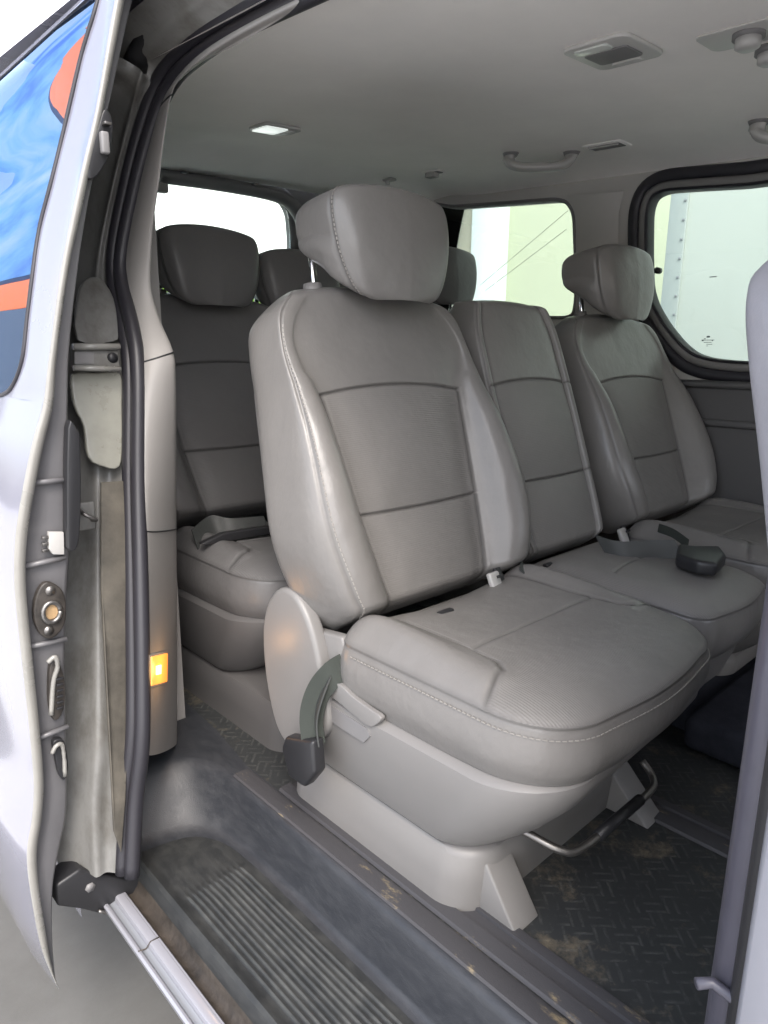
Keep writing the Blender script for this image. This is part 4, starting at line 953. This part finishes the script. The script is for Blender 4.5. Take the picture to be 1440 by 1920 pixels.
# belt guide, vent, screw cover
c = ceil_at(815, 322); t = thing('belt_guide', 'small belt guide hook on the headliner above the quarter window', 'belt guide', c)
ceil_box('guide_plate', c, .05, .085, .01, .003, M['liner'], t); ceil_box('recess', c, .030, .060, .006, .004, M['plasticd'], t, .0, 0, .001, .001); ceil_box('hook', c, .030, .045, .005, .016, M['knob'], t, -.006, .006, .004)
c = ceil_at(1138, 272); t = thing('roof_vent', 'flush rectangular vent on the headliner between the grab handles', 'air vent', c)
ceil_box('vent_plate', c, .075, .125, .01, .004, M['liner'], t); ceil_box('vent_slot', c, .044, .100, .004, .002, M['plastic'], t, 0, 0, .0035, .0005)
ceil_box('vent_hinge', c, .006, .095, .002, .004, M['knob'], t, -.018, 0, .005, .001)
c = ceil_at(730, 335); tag(bm_obj('coat_hook', (lambda b: (box_bm(c+Vector((0, 0, -.004)), (.035, .045, .010), .004, bm=b), box_bm(c+Vector((-.004, .004, -.014)), (.014, .016, .016), .004, bm=b), b)[2])(bmesh.new()), M['knob']), 'tiny pale coat hook on the headliner above the nearest headrest', 'coat hook')
# rotary blower switch panel, top right
c = ceil_at(1400, 62); t = thing('roof_switch', 'pale rotary roof switches at the top right corner', 'switch panel', c)
ceil_box('panel', c, .10, .15, .02, .004, M['lampg'], t)
for u, v in ((1405, 58), (1446, 88)):
    k = ceil_at(u, v); s_ = tube('socket', [k+Vector((0, 0, .0)), k+Vector((0, 0, -.012))], .027, M['plasticd'], t, 22); tube('knob', [k+Vector((0, 0, -.008)), k+Vector((0, 0, -.026)), k+Vector((0, 0, -.030))], lambda f: .0215-.007*f**4, M['knob'], t, 22)
# lit courtesy lamp low on the pillar trim
from mathutils.bvhtree import BVHTree
bvh = BVHTree.FromPolygons([v.co+van.location for v in p3.data.vertices], [tuple(f.vertices) for f in p3.data.polygons])
def onp3(u, v):
    h = bvh.ray_cast(CAM, ray(u, v).normalized())[0]
    return h if h is not None else AY(u, v, 1.17)
cpx = [(278, 1231), (309, 1224), (308, 1279), (278, 1287)]
u_ = [onp3(u, v) for u, v in cpx]; ctr = sum(u_, Vector())/4
n = -(u_[1]-u_[0]).cross(u_[3]-u_[0]).normalized()
if n.dot(CAM-ctr) < 0: n = -n
print('LAMP', u_)
cl = thing('courtesy_lamp', 'small lit amber lamp low on the pillar trim', 'courtesy lamp', ctr)
def sc_(f, d): return [ctr.lerp(q_, f)+n*d for q_ in u_]
prism('bezel', sc_(1.14, -.006), n*.010, M['trim'], cl, bev=.002)
prism('lens', sc_(.98, .0), n*.0065, M['amber'], cl, bev=.002)
prism('bulb', [p+Vector((0, 0, 0))-(u_[1]-u_[0])*.12 for p in sc_(.30, .0066)], n*.001, M['ambercore'], cl, bev=.0004)
lg = bpy.data.lights.new('courtesy_glow', 'POINT'); lg.energy = .22; lg.color = (1, .55, .22); lg.shadow_soft_size = .02
lo = bpy.data.objects.new('bulb_light', lg); COL.objects.link(lo); lo.parent = cl; lo.location = (ctr+n*.05)-cl.location

# ------------------------------------------------------------------ outside
g = mesh('ground', [(-60, -60, -.62), (60, -60, -.62), (60, 60, -.62), (-60, 60, -.62)], [(0, 1, 2, 3)], nmat('brightened bounce concrete', (.55, .545, .53), .85, var=.06, varscale=.8, bump=(40, .3, .002)), smooth=False); g['kind'] = 'structure'  # ground made bright to bounce light up onto the ceiling
dark_patch = mesh('dark_ground_patch', [(-.35, -3, -.616), (3.4, -3, -.616), (3.4, 9, -.616), (-.35, 9, -.616)], [(0, 1, 2, 3)], M['ground'], smooth=False); dark_patch['kind'] = 'structure'  # dark sheet added over the bright ground around the van
# white box trailer seen through the sliding window
tr = thing('box_trailer', 'plain white box trailer parked beyond the sliding window, riveted corner strip', 'trailer', (4.6, -1, -.62))
ye = AX(1252, 450, 4.4).y
box('body', (5.6, ye-4.2, 1.55), (2.4, 8.4, 2.9), M['truck'], tr, .02)
box('corner_strip', (4.395, ye-.055, 1.55), (.02, .11, 2.9), M['rivetstrip'], tr, .004)
rv = box('rivet', (4.382, ye-.095, .2), (.01, .014, .014), M['stripe'], tr, .003)
for k in range(1, 26):
    c_ = rv.copy(); COL.objects.link(c_); c_.parent = tr; c_.location = (0, 0, .11*k)
for yy in (ye-.5, ye-1.8, ye-5.5, ye-6.8): tube('wheel', [Vector((4.5, yy, -.14)), Vector((4.8, yy, -.14))], .48, M['rubber'], tr, 28, angle=40)
# cream building with white pilaster through the quarter window
XB = 8.5
bd = thing('building', 'cream rendered building with a white pilaster beyond the quarter window', 'building', (XB, 8, -.62))
yb0 = AX(850, 450, XB).y; yb1 = AX(1085, 480, XB).y
box('wall', (XB+2, (yb1-3+yb0)/2, 3), (4, yb0-yb1+3, 7.4), M['bldg'], bd, .03)
pa, pb = AX(902, 480, XB).y, AX(952, 480, XB).y
box('pilaster', (XB-.1, (pa+pb)/2, 3), (.3, abs(pa-pb), 7.4), M['bldgp'], bd, .02)
pa2 = AX(852, 450, XB).y; box('pilaster', (XB-.05, (pa+pa2)/2+.03, 3), (.2, abs(pa-pa2)*.96, 7.4), nmat('shaded cream wall', (.36, .35, .28), .85, var=.03), bd, .02)  # second box: wall strip whose shade is put into a darker cream
# added white wall standing in for overexposed sky, with a hedge before it
wb = thing('sky_backdrop', 'added white wall standing in for the bright sky behind the tailgate window', 'building', (10, 26, -.62)); box('wall', (16, 27, 5), (40, 2, 16), M['skyback'], wb, .05)
box('plinth', (16, 25.95, -.3), (40, .2, .8), M['lotgrey'], wb, .02)
def bush(label, cx, cy, cz, rx, ry, rz, n, seed):
    rnd = random.Random(seed); t = thing('tree', label, 'tree', (cx, cy, -.62)); V, F = [], []
    cl_ = [(rnd.uniform(-1, 1), rnd.uniform(-1, 1), rnd.uniform(-.8, 1)) for _ in range(26)]
    for k in range(n):
        a, b, c_ = rnd.choice(cl_); p = Vector((cx+rx*(a*.7+rnd.gauss(0, .2)), cy+ry*(b*.7+rnd.gauss(0, .2)), cz+rz*(c_*.7+rnd.gauss(0, .2))))
        d = Vector((rnd.gauss(0, 1), rnd.gauss(0, 1), rnd.gauss(0, 1))).normalized(); e = d.orthogonal().normalized(); f = d.cross(e); s = rnd.uniform(.05, .11)
        i = len(V); V += [p-e*s, p+f*s*.5, p+e*s, p-f*s*.5]; F.append((i, i+1, i+2, i+3))
    mesh('crown', V, F, M['leaf'], t, smooth=False, fixn=False)
    tube('trunk', [Vector((cx, cy, -.62)), Vector((cx+.05, cy, cz))], lambda f: .12-.06*f, M['bark'], t, 10)
p = AY(300, 520, 14); bush('sunlit green tree low in the tailgate window, left of the rear headrests', p.x-.3, 14, p.z-.75, 1.3, .8, .9, 5200, 1)
p = AY(475, 540, 14); bush('sunlit green tree low in the tailgate window, right of the rear headrest', p.x+.3, 14, p.z-.60, 1.3, .8, .9, 5200, 2)
# added board, sky stand-in with orange signage, mirrored in the door glass
sg = thing('reflection_board', 'added board of sky colours and orange signage mirrored in the sliding door glass', 'sign', (-2.6, 20, -.62))
def refl(u, v, dist):
    p = onskin(u, v); d = (p-CAM).normalized(); d = Vector((-d.x, d.y, d.z)); return p+d*dist
XS = -2.6
def rs(u, v, x=XS):
    p = onskin(u, v); d = (p-CAM).normalized(); k_ = (xl(p.z+.03)-xl(p.z-.03))/.06; n_ = Vector((-1, 0, k_)).normalized(); d = d-n_*2*d.dot(n_); return p+d*((x-p.x)/d.x)
def sgbox(nm, y0, y1, z0, z1, d, m): box(nm, (XS-.1-d/2+.1, (y0+y1)/2, (z0+z1)/2), (d, y1-y0, z1-z0), m, sg, .01)
sgbox('wall', 11.0, 30.0, -.62, 2.95, .2, M['lotgrey'])
sgbox('orange_band', 11.0, 30.0, 2.955, 3.75, .26, M['orange'])
sgbox('navy_line', 11.0, 30.0, 3.755, 3.9, .24, M['navy'])
sgbox('sky_panel', 11.0, 34.0, 3.905, 17.0, .22, M['blue'])
for r_, m_, dd in ((1.5, M['navy'], .13), (1.36, M['orange'], .15)):
    tube('orange_disc', [Vector((XS, 17.6, 9.9)), Vector((XS+dd, 17.6, 9.9))], r_, m_, sg, 40, angle=40)
# ------------------------------------------------------------------ world, sun, camera
w = bpy.data.worlds.new('World'); sc.world = w; w.use_nodes = True; nt = w.node_tree
bg = nt.nodes['Background']; sk = nt.nodes.new('ShaderNodeTexSky'); sk.sky_type = 'NISHITA'; sk.sun_disc = False
EL, AZI = R(52), R(215)
sk.sun_elevation = EL; sk.sun_rotation = AZI; sk.air_density = 1.0; sk.dust_density = 3.5; sk.ozone_density = 1.0
hs = nt.nodes.new('ShaderNodeHueSaturation'); hs.inputs['Saturation'].default_value = .6
nt.links.new(sk.outputs[0], hs.inputs['Color']); nt.links.new(hs.outputs[0], bg.inputs['Color']); bg.inputs['Strength'].default_value = .58
sd = bpy.data.lights.new('sun', 'SUN'); sd.energy = 1.5; sd.angle = R(14); sd.color = (1, .95, .88)
so = bpy.data.objects.new('sun', sd); COL.objects.link(so)
dirv = Vector((math.sin(AZI)*math.cos(EL), math.cos(AZI)*math.cos(EL), math.sin(EL)))
so.rotation_euler = dirv.to_track_quat('Z', 'Y').to_euler(); so.location = (0, 0, 20)

cd = bpy.data.cameras.new('camera'); co = bpy.data.objects.new('camera', cd); COL.objects.link(co)
mat = Matrix((RGT, UPV, -FWD)).transposed().to_4x4(); mat.translation = CAM; co.matrix_world = mat
cd.sensor_fit = 'HORIZONTAL'; cd.sensor_width = 36; cd.lens = FOC/1440*36; cd.clip_start = .02; cd.clip_end = 300
sc.camera = co
sc.view_settings.view_transform = 'Standard'; sc.view_settings.look = 'None'; sc.view_settings.exposure = 0
sc.cycles.use_denoising = True; sc.cycles.diffuse_bounces = 6; sc.cycles.max_bounces = 10; sc.cycles.transparent_max_bounces = 12
